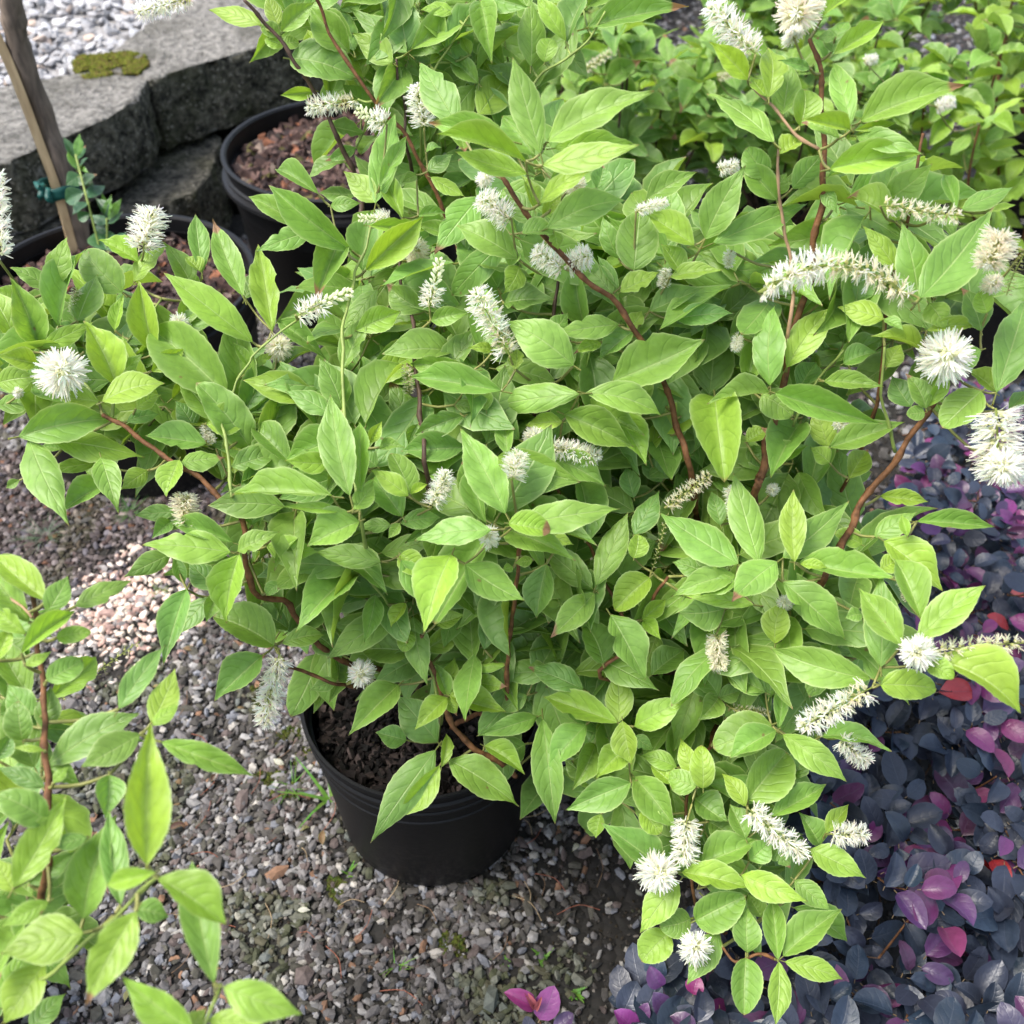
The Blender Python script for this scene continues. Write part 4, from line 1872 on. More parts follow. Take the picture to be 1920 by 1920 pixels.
st(B, [(1250, 1080), (1215, 1150), (1200, 1200), (1130, 1270)], .0036, .0026, M_STEM, lay=-.1)
st(Cp, [(870, 40), (840, 90), (800, 160), (790, 260)], .0028, .0018, M_STEMG, lay=-.2)
st(Cp, [(1140, 20), (1100, 75), (1060, 110), (1000, 160), (960, 260)], .0030, .0018, M_STEMG, lay=-.4)
st(A, [(300, 560), (240, 640), (220, 700), (208, 790)], .0024, .0016, M_STEMG, lay=0, tail_to_base=False)
st(A, [(60, 560), (130, 680), (208, 790)], .0024, .0016, M_STEMG, lay=.2, tail_to_base=False)
st(A, [(1048, 520), (1040, 590), (1030, 700), (1000, 860)], .0036, .0026, M_STEMD, lay=1.0)
st(A, [(1062, 520), (1054, 590), (1020, 720)], .0030, .0022, M_STEMD, lay=1.4)

# ------------------------------------------------------------------ leaves read from the photograph
for crop, own, t in rows(LEAVES):
    bx, by = full(crop, t[0], t[1])
    tx, ty = full(crop, t[2], t[3])
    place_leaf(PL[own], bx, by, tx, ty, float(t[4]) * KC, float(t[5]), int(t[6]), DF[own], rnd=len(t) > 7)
for p in PL.values():
    used = []
    for (u, v, d) in p.nodes_raw:
        for q in used:
            if math.hypot(q[0] - u, q[1] - v) < 22:
                break
        else:
            used.append((u, v, d))
    p.nodes += [pd(u, v, d + 0.004) for u, v, d in used]

# ------------------------------------------------------------------ foliage behind: the rest of each crown
MAIN = [(640, 560), (700, 480), (800, 460), (900, 330), (1060, 300), (1150, 420), (1300, 380), (1500, 520), (1580, 330), (1700, 330), (1760, 440), (1830, 520), (1840, 640),
        (1740, 700), (1640, 640), (1560, 720), (1580, 860), (1560, 960), (1640, 1010), (1600, 1100), (1660, 1180), (1600, 1300), (1470, 1360), (1450, 1480), (1530, 1560), (1500, 1650), (1450, 1760), (1380, 1740),
        (1300, 1700), (1270, 1600), (1180, 1550), (1060, 1490), (1030, 1370), (900, 1320), (820, 1290), (700, 1270), (560, 1230), (440, 1170), (440, 1020), (520, 900), (640, 800)]
LEFT = [(0, 590), (60, 530), (200, 560), (300, 590), (420, 650), (560, 690), (700, 720), (720, 900), (560, 960), (480, 1000), (400, 870), (330, 850), (180, 800), (60, 770), (0, 760)]
CPOLY = [(500, -60), (1150, -60), (1080, 60), (960, 90), (960, 260), (900, 420), (760, 470), (700, 330), (665, 190), (600, 120), (540, 60)]
DPOLY = [(-60, 1100), (60, 1150), (100, 1250), (130, 1400), (60, 1600), (160, 1600), (60, 1800), (0, 1960), (-80, 1960)]


def fill(plant, poly, step, layers, dfun, lo=0.055, hi=0.092, who=None, clip=True):
    xs, ys = [p[0] for p in poly], [p[1] for p in poly]
    for dd, prob, tn in layers:
        v = min(ys)
        while v < max(ys):
            u = min(xs)
            while u < max(xs):
                uu, vv = u + random.uniform(-.5, .5) * step, v + random.uniform(-.5, .5) * step
                u += step
                if random.random() > prob or not inpoly(uu, vv, poly):
                    continue
                d = dfun(uu, vv) + dd + random.uniform(-.03, .03)
                P0 = pd(uu, vv, d)
                pl = plant if who is None else who(uu, vv)
                toc = (CAM - P0).normalized()
                rv = Vector((random.uniform(-1, 1), random.uniform(-1, 1), random.uniform(-1, 1)))
                nc = (toc * 0.55 + Vector((0, 0, 0.6)) + rv * 0.45).normalized()
                e1 = nc.cross(Vector((0.2, 1, 0.1))).normalized()
                e2 = nc.cross(e1)
                a0 = random.uniform(0, 6.28)
                k = random.choice((3, 4, 4, 5))
                tt = random.choice(tn)
                put = False
                for i in range(k):
                    a = a0 + i * 6.28 / k + random.uniform(-.35, .35)
                    L = random.uniform(lo, hi)
                    dr = (e1 * math.cos(a) + e2 * math.sin(a) + nc * random.uniform(-.2, .35) - Vector((0, 0, .12))).normalized()
                    Pb = P0 + dr * 0.012
                    P1 = Pb + dr * L
                    q = px(P1)
                    if clip and not inpoly(q[0], q[1], poly) and random.random() < 0.65:
                        continue
                    n = (nc + Vector((random.uniform(-1, 1), random.uniform(-1, 1), random.uniform(-1, 1))) * 0.45).normalized()
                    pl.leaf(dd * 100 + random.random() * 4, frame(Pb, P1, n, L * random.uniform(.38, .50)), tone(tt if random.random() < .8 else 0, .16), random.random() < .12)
                    put = True
                if put:
                    pl.nodes.append(P0)
            v += step


def who(u, v):
    xb = np.interp(v, [0, 450, 900, 1500, 1920], [820, 930, 1130, 1080, 1080])
    return A if u < xb else B


fill(None, MAIN, 72, [(0.055, .42, (0, 0, 2)), (0.12, .58, (0, 2)), (0.20, .62, (2, 0)), (0.30, .5, (2,))], D, lo=.070, hi=.106, who=who)
fill(A, LEFT, 62, [(0.05, .72, (0, 0, 1)), (0.11, .7, (0, 2)), (0.18, .6, (2, 0))], D)
fill(Cp, CPOLY, 62, [(0.05, .7, (0, 0, 2)), (0.12, .7, (0, 2)), (0.20, .6, (2,))], dC, lo=.06, hi=.10)
fill(Dp, DPOLY, 80, [(0.07, .7, (0, 1)), (0.14, .7, (2, 0))], D, lo=.05, hi=.08)


# ------------------------------------------------------------------ flower spikes
def spike_mesh(kind, seed):
    R = random.Random(seed)
    V, F, T = [], [], []

    XS = {'w': .55, 'b': .5, 'm': .42, 'f': .38, 'g': .8, 'e': 1.0, 's': .3, 'c': .22}[kind]

    def blade(p, d, L, w_, c, c2=None):
        d = Vector(d).normalized()
        d.x *= XS
        s = d.cross(Vector((R.uniform(-1, 1), R.uniform(-1, 1), R.uniform(-1, 1))))
        if s.length < 1e-3:
            s = Vector((0, 0, 1))
        s.normalize()
        s.x *= XS
        k = len(V)
        m = p + d * L * 0.55 + Vector((0, 0, R.uniform(-.02, .02)))
        e = p + d * L + s * R.uniform(-.04, .04)
        for q, ww in ((p, w_ * .6), (m, w_), (e, w_ * .45)):
            V.append(q - s * ww)
            V.append(q + s * ww)
            T.append(c)
            T.append(c)
        F.append((k, k + 2, k + 3, k + 1))
        F.append((k + 2, k + 4, k + 5, k + 3))

    def blob(p, d, L, rr_, c):
        d = Vector(d).normalized()
        a = d.cross(Vector((.3, .5, .8))).normalized()
        b = d.cross(a)
        k = len(V)
        rings = ((0, .25), (.35, 1), (.75, .8), (1, .15))
        for t, rf in rings:
            for s in range(5):
                an = s * 1.2566
                q = d * L * t + (a * math.cos(an) + b * math.sin(an)) * rr_ * rf
                q.x *= XS
                V.append(p + q)
                T.append(c)
        for i in range(3):
            for s in range(5):
                F.append((k + i * 5 + s, k + i * 5 + (s + 1) % 5, k + (i + 1) * 5 + (s + 1) % 5, k + (i + 1) * 5 + s))
    WH = (.96, .96, .88)
    CR = (.93, .89, .72)
    FA = (.46, .50, .20)
    GR = (.36, .42, .12)
    # axis
    hump = .75 if kind == 'c' else 0.0
    pts = [Vector((t / 8, .03 * math.sin(t * .6 + seed), .03 * math.cos(t * .5) + hump * 4 * (t / 8) * (1 - t / 8))) for t in range(9)]
    tv, tf = tube(pts, [.020] * 9, 5)
    k = len(V)
    V += tv
    T += [GR] * len(tv)
    F += [tuple(k + i for i in f) for f in tf if len(set(f)) == 4]
    n = {'w': 44, 'b': 40, 'm': 46, 'f': 40, 'g': 48, 'e': 40, 's': 30, 'c': 84}[kind]
    for i in range(n):
        t = (i + .5) / n
        x = .04 + .93 * t
        a = i * 2.39996 + R.uniform(-.2, .2)
        rad = Vector((0, math.cos(a), math.sin(a)))
        c0 = Vector((x, .03 * math.sin(t * 8 * .6 + seed), .03 * math.cos(t * 8 * .5) + hump * 4 * x * (1 - x)))
        mode = kind
        if kind == 'c':
            mode = 'f' if t < .55 and R.random() < .85 else 'w'
        if kind == 'm':
            mode = 'f' if t < .35 and R.random() < .8 else 'w'
        if kind == 'b' and t < .45:
            mode = 'w'
        cap = 1.0 - .45 * max(0, t - .85) / .15
        base = c0 + rad * .12
        if mode == 'b':
            blob(c0 + rad * .06, rad + Vector((.9, 0, 0)), .085 if False else .24 * cap, .062, (.84, .86, .66))
            continue
        blob(c0 + rad * .05, rad, .11, .05, (.60, .60, .28) if mode in 'fsg' else (.78, .78, .52))
        if mode in ('w', 'e', 'm'):
            nb = 12
            L0, L1, w_, c = .24, .42, .021, WH
        elif mode == 'g':
            nb = 12
            L0, L1, w_, c = .24, .38, .020, CR
        elif mode == 'f':
            nb = 10
            L0, L1, w_, c = .16, .32, .020, (.92, .88, .68)
        else:
            nb = 4
            L0, L1, w_, c = .12, .24, .012, FA
        for j in range(nb):
            sp = Vector((R.gauss(.25, .42), R.gauss(0, .42), R.gauss(0, .42)))
            dd = rad + sp
            cc = tuple(q * R.uniform(.86, 1.0) for q in (c if R.random() < .85 else CR))
            blade(base, dd, R.uniform(L0, L1) * cap, w_, cc)
    if kind in 'wegmc':
        for j in range(26):
            blade(Vector((.93, 0, 0)), Vector((1.0, R.gauss(0, .8), R.gauss(0, .8))), .20, .014, WH)
    V = np.array([tuple(v) for v in V])
    return np_mesh('flower_spike', V, np.array(F), M_PETAL, tint=np.array(T), smooth=False)


SPK = {k: [spike_mesh(k, s) for s in range(3)] for k in 'wbmfgesc'}


def spike(plant, P0, P1, W, kind):
    X = P1 - P0
    n = Vector((random.uniform(-1, 1), random.uniform(-1, 1), random.uniform(-1, 1)))
    if kind == 'c':
        n = UP.copy()
    M = frame(P0, P1, n, 1.0)
    xh = X.normalized()
    nn = Vector((M[0][2], M[1][2], M[2][2])).normalized()
    yy = nn.cross(xh)
    for i in range(3):
        M[i][1] = yy[i] * W
        M[i][2] = nn[i] * W
    obj('flower_spike', random.choice(SPK[kind]), plant.root, mw=M)
    if px(P0)[1] > 8 or px(P0)[0] > 500:
        plant.nodes.append(P0)


for crop, own, t in rows(SPIKES):
    pl = PL[own]
    bx, by = full(crop, t[0], t[1])
    tx, ty = full(crop, t[2], t[3])
    wpx = float(t[4]) * KC
    lay = float(t[5])
    d0 = DF[own](bx, by) + lay * LS
    W = wpx / 1920 * d0 * 1.2
    k = t[6][0]
    if k == 's' and own == 'D':
        d0 = 1.02
    if k in 'eg' and (bx, by) == (tx, ty):
        P1 = pd(bx, by, d0 - .012)
        ax = ((CAM - P1).normalized() + Vector((random.uniform(-.3, .3), random.uniform(-.3, .3), random.uniform(-.2, .3)))).normalized()
        P0 = P1 - ax * max(.03, W * .95)
    else:
        P0 = pd(bx, by, d0)
        P1 = pd(tx, ty, d0 + random.uniform(-.015, .01))
        k = {'g': 'g'}.get(k, k)
    spike(pl, P0, P1, W, k)

for k, p in PL.items():
    p.finish(M_TWIG if k != 'C' else M_STEMG)

# ------------------------------------------------------------------ big pots, tree
TP = (-0.82, 1.85)
tree = thing('potted_tree', 'young tree, bare grey brown trunk rising from a wide black pot', 'potted tree', (TP[0], TP[1], 0))
rs, sz = pot(tree, TP, 0.285, 0.40, soil_z=0.345, lip=0.03, soil_mat=M_MULCH, taper=.86)
chips(tree, TP, rs, sz, 2600, BARKP, BARKW, 0.006, 0.020)


def at_depth_line(pix, d0):
    return [pd(u, v, d) for (u, v), d in zip(pix, d0)]


base = pz(152, 470, 0.35)
tr = [base]
for (u, v), dd in zip([(132, 370), (104, 290), (80, 220), (48, 130), (28, 60), (20, 0), (12, -90)], [0, .0, .01, .0, -.01, -.02, -.02]):
    # the trunk keeps its distance from the wall: intersect the sight line with an upright plane through the base
    r = ray(u, v)
    k = (base.y + dd) / r.y
    tr.append(CAM + r * k)
P = smooth_path(tr, 5)
P = [p + Vector((noise.noise(p * 14), noise.noise(p * 14 + Vector((5, 5, 5))), 0)) * .0015 for p in P]
obj('trunk', tube_mesh('trunk', [tube(P, [0.0245 - .005 * i / len(P) + (.003 if i % 11 == 5 else 0) for i in range(len(P))], 16, .2)], M_TRUNK), tree)
# stake tied to it
stake = thing('wooden_stake', 'pale wooden stake tied along the left side of the bare trunk', 'stake', (base.x - .03, base.y, 0.3))
sp = []
for (u, v) in [(140, 476), (108, 360), (72, 262), (42, 182), (14, 112), (-10, 60)]:
    r = ray(u, v)
    k = (base.y - .022) / r.y
    sp.append(CAM + r * k)
Vv, Ff = tube(smooth_path(sp, 4), [.0125] * (5 * 4 + 1), 4)
obj('pole', tube_mesh('pole', [(Vv, Ff)], M_STAKE, smooth=False), stake)
# green tape round both
tape_c = CAM + ray(110, 352) * ((base.y - .008) / ray(110, 352).y)
tape = thing('tree_tie', 'green plastic tape knotted round the trunk and its stake', 'tree tie', tape_c)
axis = (tr[1] - tr[2]).normalized()
e1 = axis.cross(Vector((0, 1, 0))).normalized()
e2 = axis.cross(e1)
Vv, Ff = [], []
ns_ = 36
for i in range(ns_):
    a = 2 * math.pi * i / ns_
    for j, h in enumerate((-.014, -.005, .004, .013)):
        wv = .0022 * math.sin(a * 5 + j * 1.7)
        rr2 = 1 + .06 * math.sin(3 * a + j)
        Vv.append(tape_c + e1 * math.cos(a) * .041 * rr2 + e2 * math.sin(a) * .034 * rr2 + axis * (h + wv))
for i in range(ns_):
    for j in range(3):
        Ff.append((i * 4 + j, ((i + 1) % ns_) * 4 + j, ((i + 1) % ns_) * 4 + j + 1, i * 4 + j + 1))
me = np_mesh('band', np.array([tuple(v) for v in Vv]), Ff, M_TAPE, tint=np.array([(0, .1, .07)]), smooth=True)
ob = obj('band', me, tape)
sm = ob.modifiers.new('thick', 'SOLIDIFY')
sm.thickness = .0012


def ribbon(root, pts, wd, mat, name='tail'):
    P = smooth_path(pts, 4)
    V, F = [], []
    for i, p in enumerate(P):
        t = (P[min(i + 1, len(P) - 1)] - P[max(i - 1, 0)]).normalized()
        s = t.cross((CAM - p).normalized() + Vector((.2 * math.sin(i), 0, .3))).normalized()
        V += [tuple(p - s * wd), tuple(p + s * wd)]
    for i in range(len(P) - 1):
        F.append((2 * i, 2 * i + 1, 2 * i + 3, 2 * i + 2))
    o = obj(name, np_mesh(name, V, F, mat, tint=np.array([(0, .1, .07)]), smooth=True), root)
    m = o.modifiers.new('thick', 'SOLIDIFY')
    m.thickness = .001
    return o


for (a, b, c) in (((84, 345), (74, 352), (68, 340)), ((84, 350), (76, 366), (80, 374)), ((92, 352), (90, 372), (100, 376))):
    dd = px(tape_c)[2] - .03
    ribbon(tape, [pd(*a, dd), pd(*b, dd - .01), pd(*c, dd)], .006, M_TAPE)

# small glossy sprouts beside the trunk
GL = leaf_material('glossy_leaf', False, transl=.2, rough=.4, spec=.6, vein=(.12, .25, .10), nveins=4, bump=.3)


def sprout(label, stems, leaves, col=(.035, .10, .035)):
    b = pd(*stems[0][0])
    root = thing('leafy_sprout', label, 'sprout', b, 'sprouts in the tree pot')
    for s in stems:
        obj('stem', tube_mesh('stem', [tube(smooth_path([pd(*q) for q in s], 4), [.0022] * (4 * (len(s) - 1) + 1), 6)], M_STEMG), root)
    for (bu, bv, tu, tv, wd, g) in leaves:
        d = px(b)[2] - random.uniform(0, .03)
        P0, P1 = pd(bu, bv, d), pd(bu + (tu - bu) * 1.2, bv + (tv - bv) * 1.2, d + random.uniform(-.03, .03))
        n = ((CAM - P0).normalized() * .6 + Vector((random.uniform(-.6, .6), random.uniform(-.4, .4), .5))).normalized()
        wd *= 1.5
        me = random.choice(HI_A).copy()
        me.materials[0] = GL
        cc = (.10, .22, .03) if g else tuple(q * random.uniform(.8, 1.3) for q in col)
        obj('leaf', me, root, color=cc, mw=frame(P0, P1, n, wd / 1920 * d))


ds = 1.98
sprout('taller dark glossy sprout close beside the trunk', [[(188, 470, 2.02), (178, 430, 2.0), (165, 380, ds), (152, 330, ds), (142, 290, ds)]],
       [(142, 296, 122, 262, 12, 0), (143, 295, 148, 258, 12, 1), (144, 300, 158, 276, 10, 0), (144, 318, 130, 285, 12, 1), (148, 325, 163, 300, 12, 0), (152, 330, 128, 345, 20, 0), (156, 345, 178, 330, 14, 0),
        (158, 360, 128, 375, 22, 0), (162, 372, 192, 352, 20, 0), (165, 380, 140, 400, 18, 0), (150, 320, 165, 325, 9, 1), (170, 400, 150, 410, 14, 0), (148, 332, 172, 345, 18, 0)])
sprout('shorter dark glossy sprout with bright tip leaves, right of the trunk', [[(200, 470, 2.02), (201, 440, 2.0), (200, 410, ds)]],
       [(200, 412, 182, 378, 14, 0), (200, 410, 208, 372, 12, 1), (201, 412, 224, 378, 13, 1), (200, 420, 176, 405, 15, 0), (202, 420, 226, 400, 13, 0), (200, 432, 180, 432, 14, 0), (202, 470, 188, 436, 34, 0), (205, 470, 232, 440, 34, 0), (200, 405, 192, 368, 10, 1)])

# big pot of mulch
BP = (-0.41, 2.42)
mp = thing('mulch_pot', 'large black pot filled with bark mulch, standing below the block wall', 'plant pot', (BP[0], BP[1], 0))
rs, sz = pot(mp, BP, 0.295, 0.43, soil_z=0.375, lip=0.045, soil_mat=M_MULCH, taper=.86)
lathe('rim', [(0.278, .365), (0.298, .366), (0.303, .372), (0.301, .380), (0.285, .384), (0.276, .374)], M_POT, center=BP, parent=mp)
chips(mp, BP, rs, sz, 3200, BARKP, BARKW, 0.006, 0.022)


# ------------------------------------------------------------------ shrubs further off
def far_shrub(label, c, H, spread, nst, lf, seed, tones=(0, 0, 2, 1), cap=300, mat=M_STEMD, potr=.15, gap=.045, flowers=0, lo_h=.35, many=1.0):
    R = random.Random(seed)
    root = thing('potted_shrub', label, 'potted shrub', (c[0], c[1], 0), GRP_POT)
    p = Plant('F', root, Vector((c[0], c[1], .24)), cap=cap)
    pot(root, c, potr, .27, soil_z=.23)
    for s in range(nst):
        a = 6.28 * s / nst + R.uniform(-.4, .4)
        rr_ = spread * math.sqrt(R.uniform(.05, 1))
        h = H * R.uniform(.72, 1.05)
        b = Vector((c[0] + .05 * math.cos(a), c[1] + .05 * math.sin(a), .22))
        top = Vector((c[0] + rr_ * math.cos(a), c[1] + rr_ * math.sin(a), h))
        mid = (b + top) / 2 + Vector((.25 * rr_ * math.cos(a), .25 * rr_ * math.sin(a), .02))
        P = smooth_path([b, mid, top], 10)
        obj('stem', tube_mesh('stem', [tube(P, [.0042 - .0022 * i / 20 for i in range(21)], 6, .2)], mat), root)
        L = (top - b).length
        nn = int(L / gap)
        for i in range(nn):
            t = .22 + .80 * (i + R.random() * .6) / nn
            t = min(t, .999)
            k = int(t * 20)
            q = P[k].lerp(P[min(k + 1, 20)], t * 20 - k)
            if q.z < lo_h * H:
                continue
            # side shoot with a small whorl
            an = R.uniform(0, 6.28)
            sl = R.uniform(.01, .07)
            q2 = q + Vector((math.cos(an), math.sin(an), R.uniform(.1, .7))).normalized() * sl
            p.nodes.append(q2)
            p.stempts.append(q)
            a0 = R.uniform(0, 6.28)
            kk = int(R.choice((3, 4, 5)) * many)
            tt = R.choice(tones)
            nc = Vector((R.uniform(-.35, .35), R.uniform(-.75, .15), 1)).normalized()
            e1 = nc.cross(Vector((1, .1, 0))).normalized()
            e2 = nc.cross(e1)
            for j in range(kk):
                aa = a0 + j * 6.28 / kk + R.uniform(-.3, .3)
                Lf = R.uniform(*lf)
                dr = (e1 * math.cos(aa) + e2 * math.sin(aa) + nc * R.uniform(-.1, .6)).normalized()
                P0 = q2 + dr * .008
                P1 = P0 + dr * Lf
                n = (nc + Vector((R.uniform(-1, 1), R.uniform(-1, 1), R.uniform(-1, 1))) * .45).normalized()
                p.leaf(px(P0)[2] + R.random() * .15, frame(P0, P1, n, Lf * R.uniform(.44, .58)), tone(tt, .15), R.random() < .4)
        p.stempts += P
    for f in flowers or ():
        u, v, u2, v2, wd, kd = f
        # set on the near face of the crown
        d = (Vector(c).to_3d() - CAM).dot(FW) if False else None
        zz = H * .92
        r = ray(u, v)
        k = (c[1] - spread * .8) / r.y
        P0 = CAM + r * k
        r2 = ray(u2, v2)
        P1 = CAM + r2 * k
        spike(p, P0, P1, wd / 1920 * px(P0)[2], kd)
    p.finish(M_TWIG)
    return p


far_shrub('dense shrub with one cream spike, between the mulch pot and the tallest stem', (0.20, 2.35), .74, .30, 15, (.06, .095), 21, tones=(0, 2, 2, 1), flowers=[(1095, 130, 1158, 92, 28, 'f')], gap=.052)
far_shrub('dense mid green shrub behind the tallest brown stem', (0.68, 2.42), .74, .32, 16, (.055, .09), 22, tones=(0, 2, 2, 1), flowers=[(1345, 148, 1380, 134, 26, 'f')], gap=.052)
far_shrub('airy shrub with slanting brown stems, at the right edge', (1.22, 2.18), .82, .36, 12, (.06, .09), 23, tones=(0, 1, 1, 0), mat=M_STEM, flowers=[(1755, 200, 1790, 190, 32, 'w'), (1620, 115, 1645, 108, 24, 'w')], gap=.055)
far_shrub('leafy green shrub in the far row, nearest the block wall', (0.05, 2.95), .86, .36, 16, (.05, .08), 24, cap=160, tones=(0, 2, 2, 1))
far_shrub('leafy green shrub in the middle of the far row', (0.85, 3.0), .90, .38, 17, (.05, .08), 25, cap=160, tones=(0, 2, 2, 1))
far_shrub('yellowish green shrub at the right end of the far row', (1.60, 2.95), .95, .38, 15, (.06, .085), 26, tones=(1, 0, 1), cap=160, mat=M_STEM)
far_shrub('small leaved shrub of fine deep green foliage at the right edge', (1.62, 2.55), .42, .22, 16, (.018, .030), 27, tones=(2, 2, 0), cap=160, gap=.02, potr=.12, lo_h=.3, many=1.6)


# ------------------------------------------------------------------ purple shrubs
def ptone():
    r = random.random()
    if r < .86:
        b = (0.019, 0.028, 0.046)
        k = random.uniform(.7, 1.5)
        return (b[0] * k * random.uniform(.8, 1.3), b[1] * k, b[2] * k)
    if r < .93:
        return (0.075 * random.uniform(.7, 1.3), 0.028, 0.085 * random.uniform(.8, 1.2))
    return (0.15 * random.uniform(.6, 1.2), 0.028, 0.10 * random.uniform(.8, 1.2))


PURP = [(1180, 1990), (1160, 1880), (1215, 1790), (1300, 1700), (1440, 1620), (1480, 1500), (1420, 1380), (1480, 1250), (1560, 1120), (1680, 1010), (1690, 880), (1730, 800), (1800, 740), (1990, 720), (1990, 1990)]


def purple(label, base, test, cap=300):
    root = thing('purple_shrub', label, 'purple shrub', (base[0], base[1], 0), 'purple leaved shrubs')
    p = Plant('P', root, Vector((base[0], base[1], .02)), cap=cap, hi=PHI, lo=PLO, mat_many=PLEAFS)
    return p


PN = purple('near mass of dark slate and magenta leaves under the flowering branches', (0.62, 0.62), None)
PF = purple('further mass of purple leaves at the right edge, behind the thick slanting stem', (0.95, 1.35), None)


def psurf(x, y):
    return .27 + .085 * noise.noise(Vector((x * 5, y * 5, 1.0))) + .05 * noise.noise(Vector((x * 13, y * 13, 4.0)))


step = .044
for layer, dz, prob in ((0, 0, .95), (1, -.045, .9), (2, -.10, .8)):
    y = .30
    while y < 1.95:
        x = .02
        while x < 1.35:
            xx, yy = x + random.uniform(-.5, .5) * step, y + random.uniform(-.5, .5) * step
            x += step
            z = psurf(xx, yy) + dz + random.uniform(-.02, .02)
            q = Vector((xx, yy, z))
            u, v, d = px(q)
            if random.random() > prob or not inpoly(u, v, PURP):
                continue
            pl = PN if yy < .98 + .1 * noise.noise(Vector((xx * 4, 0, 0))) else PF
            patch = noise.noise(Vector((xx * 7, yy * 7, 9.0)))
            an = random.uniform(0, 6.28)
            # a short arching spray with leaves on both sides
            ax = Vector((math.cos(an), math.sin(an), .25)).normalized()
            nc = (Vector((0, -.35, 1)) + Vector((random.uniform(-.35, .35), random.uniform(-.35, .35), 0))).normalized()
            sd_ = nc.cross(ax).normalized()
            k = random.choice((3, 4, 5))
            mag = random.random() < (.05 + .8 * max(0, patch) + (.22 if 830 < v < 1480 and u > 1640 else 0))
            scl = 1.0
            for j in range(k):
                sgn = -1 if j % 2 else 1
                tpos = q + ax * (j - k / 2) * .013
                if j == k - 1:
                    dr = ax
                else:
                    dr = (ax * .45 + sd_ * sgn * .9).normalized()
                dr = (dr + nc * random.uniform(-.25, .35)).normalized()
                L = random.uniform(.028, .050) * (1.08 if yy < .9 else .9)
                n = (nc + Vector((random.uniform(-1, 1), random.uniform(-1, 1), random.uniform(-.6, .6))) * .36).normalized()
                c = ptone()
                if mag and layer == 0:          # young shoot: the newer the leaf the redder
                    f = min(1.0, (j + 1) / k * random.uniform(.7, 1.2))
                    m_ = (0.15 * random.uniform(.5, 1.4), 0.024, 0.115 * random.uniform(.7, 1.2))
                    c = tuple(a_ * (1 - f) + b_ * f for a_, b_ in zip(c, m_))
                    L *= 1.1
                if random.random() < .006:
                    c = (.28, .018, .02)
                pl.leaf(layer * 10 + d + random.random() * .3, frame(tpos + dr * .004, tpos + dr * (L + .004), n, L * random.uniform(.58, .74)), c, True)
            if layer < 2 and random.random() < .6:
                pl.nodes.append(q)
        y += step
    step *= 1.08
for p, cs in ((PN, [(0.5, .55), (.75, .6), (.62, .85), (.35, .62)]), (PF, [(.95, 1.3), (1.15, 1.1), (.9, 1.55)])):
    for cx, cy in cs:
        for k in range(6):
            a = k * 1.05 + cx
            p.stem([Vector((cx, cy, 0)), Vector((cx + .05 * math.cos(a), cy + .05 * math.sin(a), .12)), Vector((cx + .14 * math.cos(a), cy + .14 * math.sin(a), .23))], .003, .0012, M_STEMD)
# sprig poking up by itself at the bottom
for b, t, wd, c in (((1003, 1890), (944, 1861), 33, (.20, .03, .12)), ((1012, 1912), (1040, 1848), 48, (.16, .03, .13)), ((1003, 1890), (982, 1858), 14, (.30, .08, .09)), ((1005, 1894), (1016, 1868), 10, (.34, .10, .10)),
                    ((1040, 1930), (1075, 1900), 30, (.06, .03, .08)), ((1000, 1940), (985, 1905), 26, (.04, .04, .06)), ((1190, 1935), (1150, 1895), 40, (.17, .03, .16)), ((1200, 1920), (1215, 1880), 30, (.09, .03, .10)),
                    ((1300, 1865), (1310, 1830), 36, (.24, .03, .13)), ((1250, 1900), (1225, 1860), 40, (.06, .03, .09)), ((1240, 1850), (1218, 1810), 34, (.09, .03, .11))):
    d = 1.20
    P0, P1 = pd(*b, d), pd(*t, d + random.uniform(-.01, .01))
    n = ((CAM - P0).normalized() + Vector((random.uniform(-.3, .3), 0, .4))).normalized()
    PN.leaf(-500, frame(P0, P1, n, wd / 1920 * d), c, True)
PN.stem([Vector((.2, .52, 0.0)), pd(1045, 1990, 1.27), pd(1020, 1935, 1.22), pd(1003, 1890, 1.20)], .002, .0012, M_STEM, bumpy=0)
for p in (PN, PF):
    p.finish(M_STEM)


# ------------------------------------------------------------------ weeds on the gravel
def tuft(label, cat, name, u, v, n, L, col, wd=.0018, spread=.7, z=0.0, group='weeds in the gravel'):
    b = pz(u, v, z)
    V, F, T = [], [], []
    for i in range(n):
        a = random.uniform(0, 6.28)
        l = L * random.uniform(.5, 1)
        d = Vector((math.cos(a) * spread, math.sin(a) * spread, 1)).normalized()
        s = Vector((-math.sin(a), math.cos(a), 0))
        p = b + Vector((random.uniform(-.006, .006), random.uniform(-.006, .006), 0))
        k = len(V)
        for t in (0, .33, .66, 1):
            q = p + d * l * t + Vector((math.cos(a), math.sin(a), -.6)) * l * .45 * t * t * spread
            ww = wd * (1 - t * .85)
            V += [tuple(q - s * ww), tuple(q + s * ww)]
            T += [tuple(c * random.uniform(.8, 1.2) for c in col)] * 2
        for j in range(3):
            F.append((k + 2 * j, k + 2 * j + 1, k + 2 * j + 3, k + 2 * j + 2))
    me = np_mesh(name, V, F, M_GRASS, tint=np.array(T), smooth=True)
    o = obj(name, me)
    o['label'] = label
    o['category'] = cat
    o['group'] = group
    return o


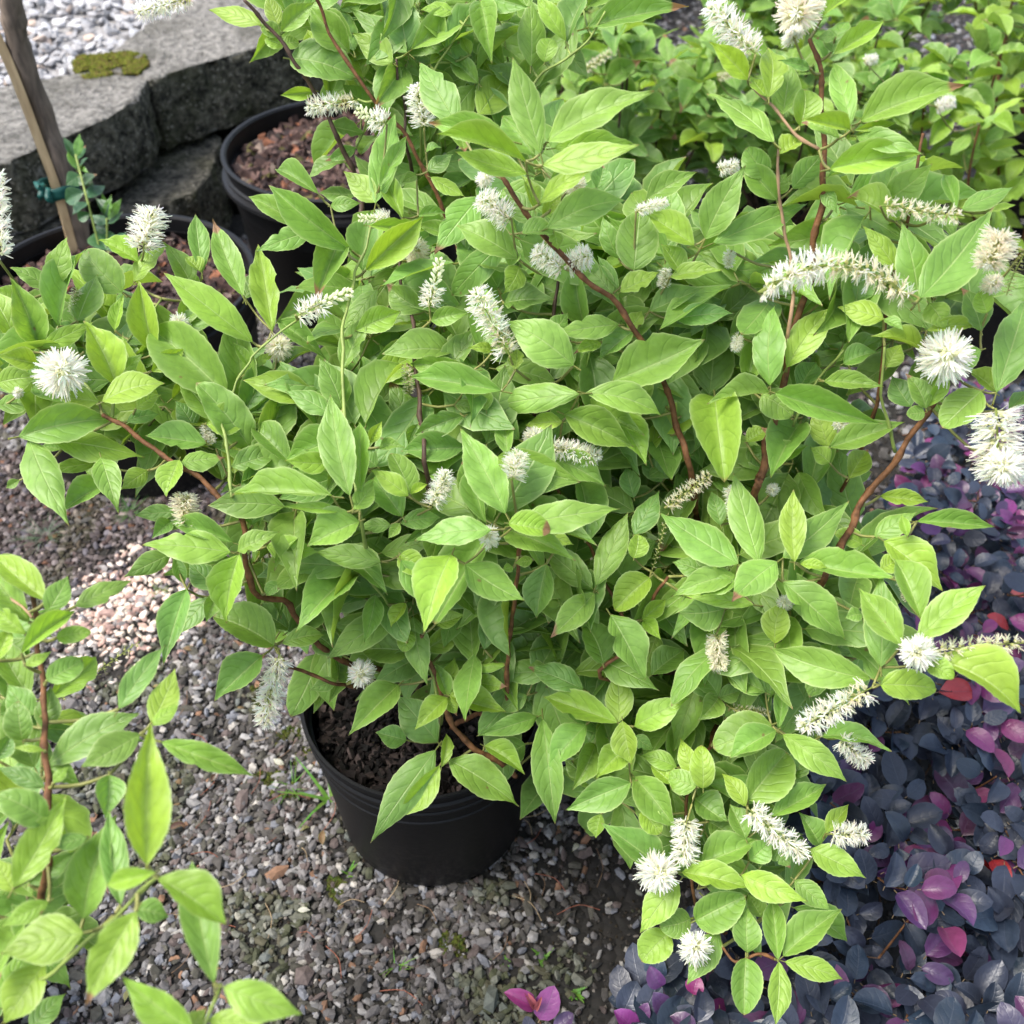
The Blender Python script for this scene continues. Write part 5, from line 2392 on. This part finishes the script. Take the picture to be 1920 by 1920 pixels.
G1, G2 = (.10, .22, .03), (.07, .14, .025)
tuft('broad bladed grass tuft growing against the left side of the middle pot', 'grass tuft', 'grass_tuft', 622, 1505, 7, .085, G1, .0042, 1.1)
tuft('fine grass tuft on the moss left of the middle pot', 'grass tuft', 'grass_tuft', 545, 1478, 14, .045, G1, .0012, .9)
tuft('small green weed by the foot of the middle pot', 'weed', 'weed', 655, 1640, 6, .028, G1, .003, .5)
tuft('thin grass sprig in the gravel near the bottom', 'grass tuft', 'grass_tuft', 745, 1815, 8, .035, G1, .0012, .8)
tuft('feathery weed under the overhanging left branch', 'weed', 'weed', 245, 965, 40, .05, (.06, .15, .03), .0012, 1.0)
tuft('pale feathery weed in the gravel at the left', 'weed', 'weed', 85, 1010, 40, .06, (.12, .17, .10), .0011, 1.1)
tuft('short weed beside the sun patch painted in cream stones', 'weed', 'weed', 300, 1115, 14, .025, (.14, .20, .05), .0018, .9)
tuft('tiny clover like weed on the dark soil', 'weed', 'weed', 1015, 1790, 9, .02, G1, .003, .8)
tuft('tiny weed next to the lone purple sprig', 'weed', 'weed', 1078, 1866, 9, .018, G1, .0035, .8)
tuft('small weed halfway between the pot and the sprig', 'weed', 'weed', 940, 1800, 8, .016, G1, .0025, .8)
tuft('small seedling growing from the joint between the blocks', 'seedling', 'seedling', 338, 212, 9, .035, (.10, .24, .06), .006, .9, z=.24)

# fallen leaves and petals
dead = []
for i in range(46):
    u, v = random.uniform(120, 1180), random.uniform(980, 1910)
    b = pz(u, v, .012)
    if (b.x - POTA[0]) ** 2 + (b.y - POTA[1]) ** 2 < .034:
        continue
    L = random.uniform(.008, .026)
    a = random.uniform(0, 6.28)
    dr = Vector((math.cos(a), math.sin(a), random.uniform(-.2, .3))).normalized()
    n_ = Vector((random.uniform(-.4, .4), random.uniform(-.4, .4), 1)).normalized()
    V, F, UV = random.choice(LO)
    m = np.array(frame(b, b + dr * L, n_, L * .45))
    dead.append((V @ m[:3, :3].T + m[:3, 3], F, UV, random.choice([(.22, .13, .06), (.30, .22, .08), (.14, .07, .05), (.28, .26, .10), (.6, .58, .5)])))
k, Vs, Fs, Us, Ts = 0, [], [], [], []
for V, F, UV, c in dead:
    Vs.append(V), Fs.append(F + k), Us.append(UV), Ts.append(np.tile(np.array(c), (len(V), 1)))
    k += len(V)
obj('leaf_litter', np_mesh('leaf_litter', np.concatenate(Vs), np.concatenate(Fs), LEAFS, tint=np.concatenate(Ts), uv=np.concatenate(Us), smooth=True), kind='stuff')

# dry straws lying about
V, F, T = [], [], []
for i in range(70):
    u, v = random.uniform(100, 1150), random.uniform(1250, 1900)
    b = pz(u, v, .008)
    a = random.uniform(0, 3.14)
    l = random.uniform(.02, .07)
    P = smooth_path([b, b + Vector((math.cos(a) * l / 2, math.sin(a) * l / 2, .004)), b + Vector((math.cos(a + .3) * l, math.sin(a + .3) * l, 0))], 3)
    tv, tf = tube(P, [.0006] * len(P), 4)
    k = len(V)
    V += [tuple(q) for q in tv]
    F += [tuple(k + j for j in f) for f in tf if len(set(f)) == 4]
    c = random.choice([(.30, .22, .13), (.16, .10, .06), (.22, .08, .05)])
    T += [c] * len(tv)
obj('dry_straw', np_mesh('dry_straw', V, F, M_BARK, tint=np.array(T)), kind='stuff')
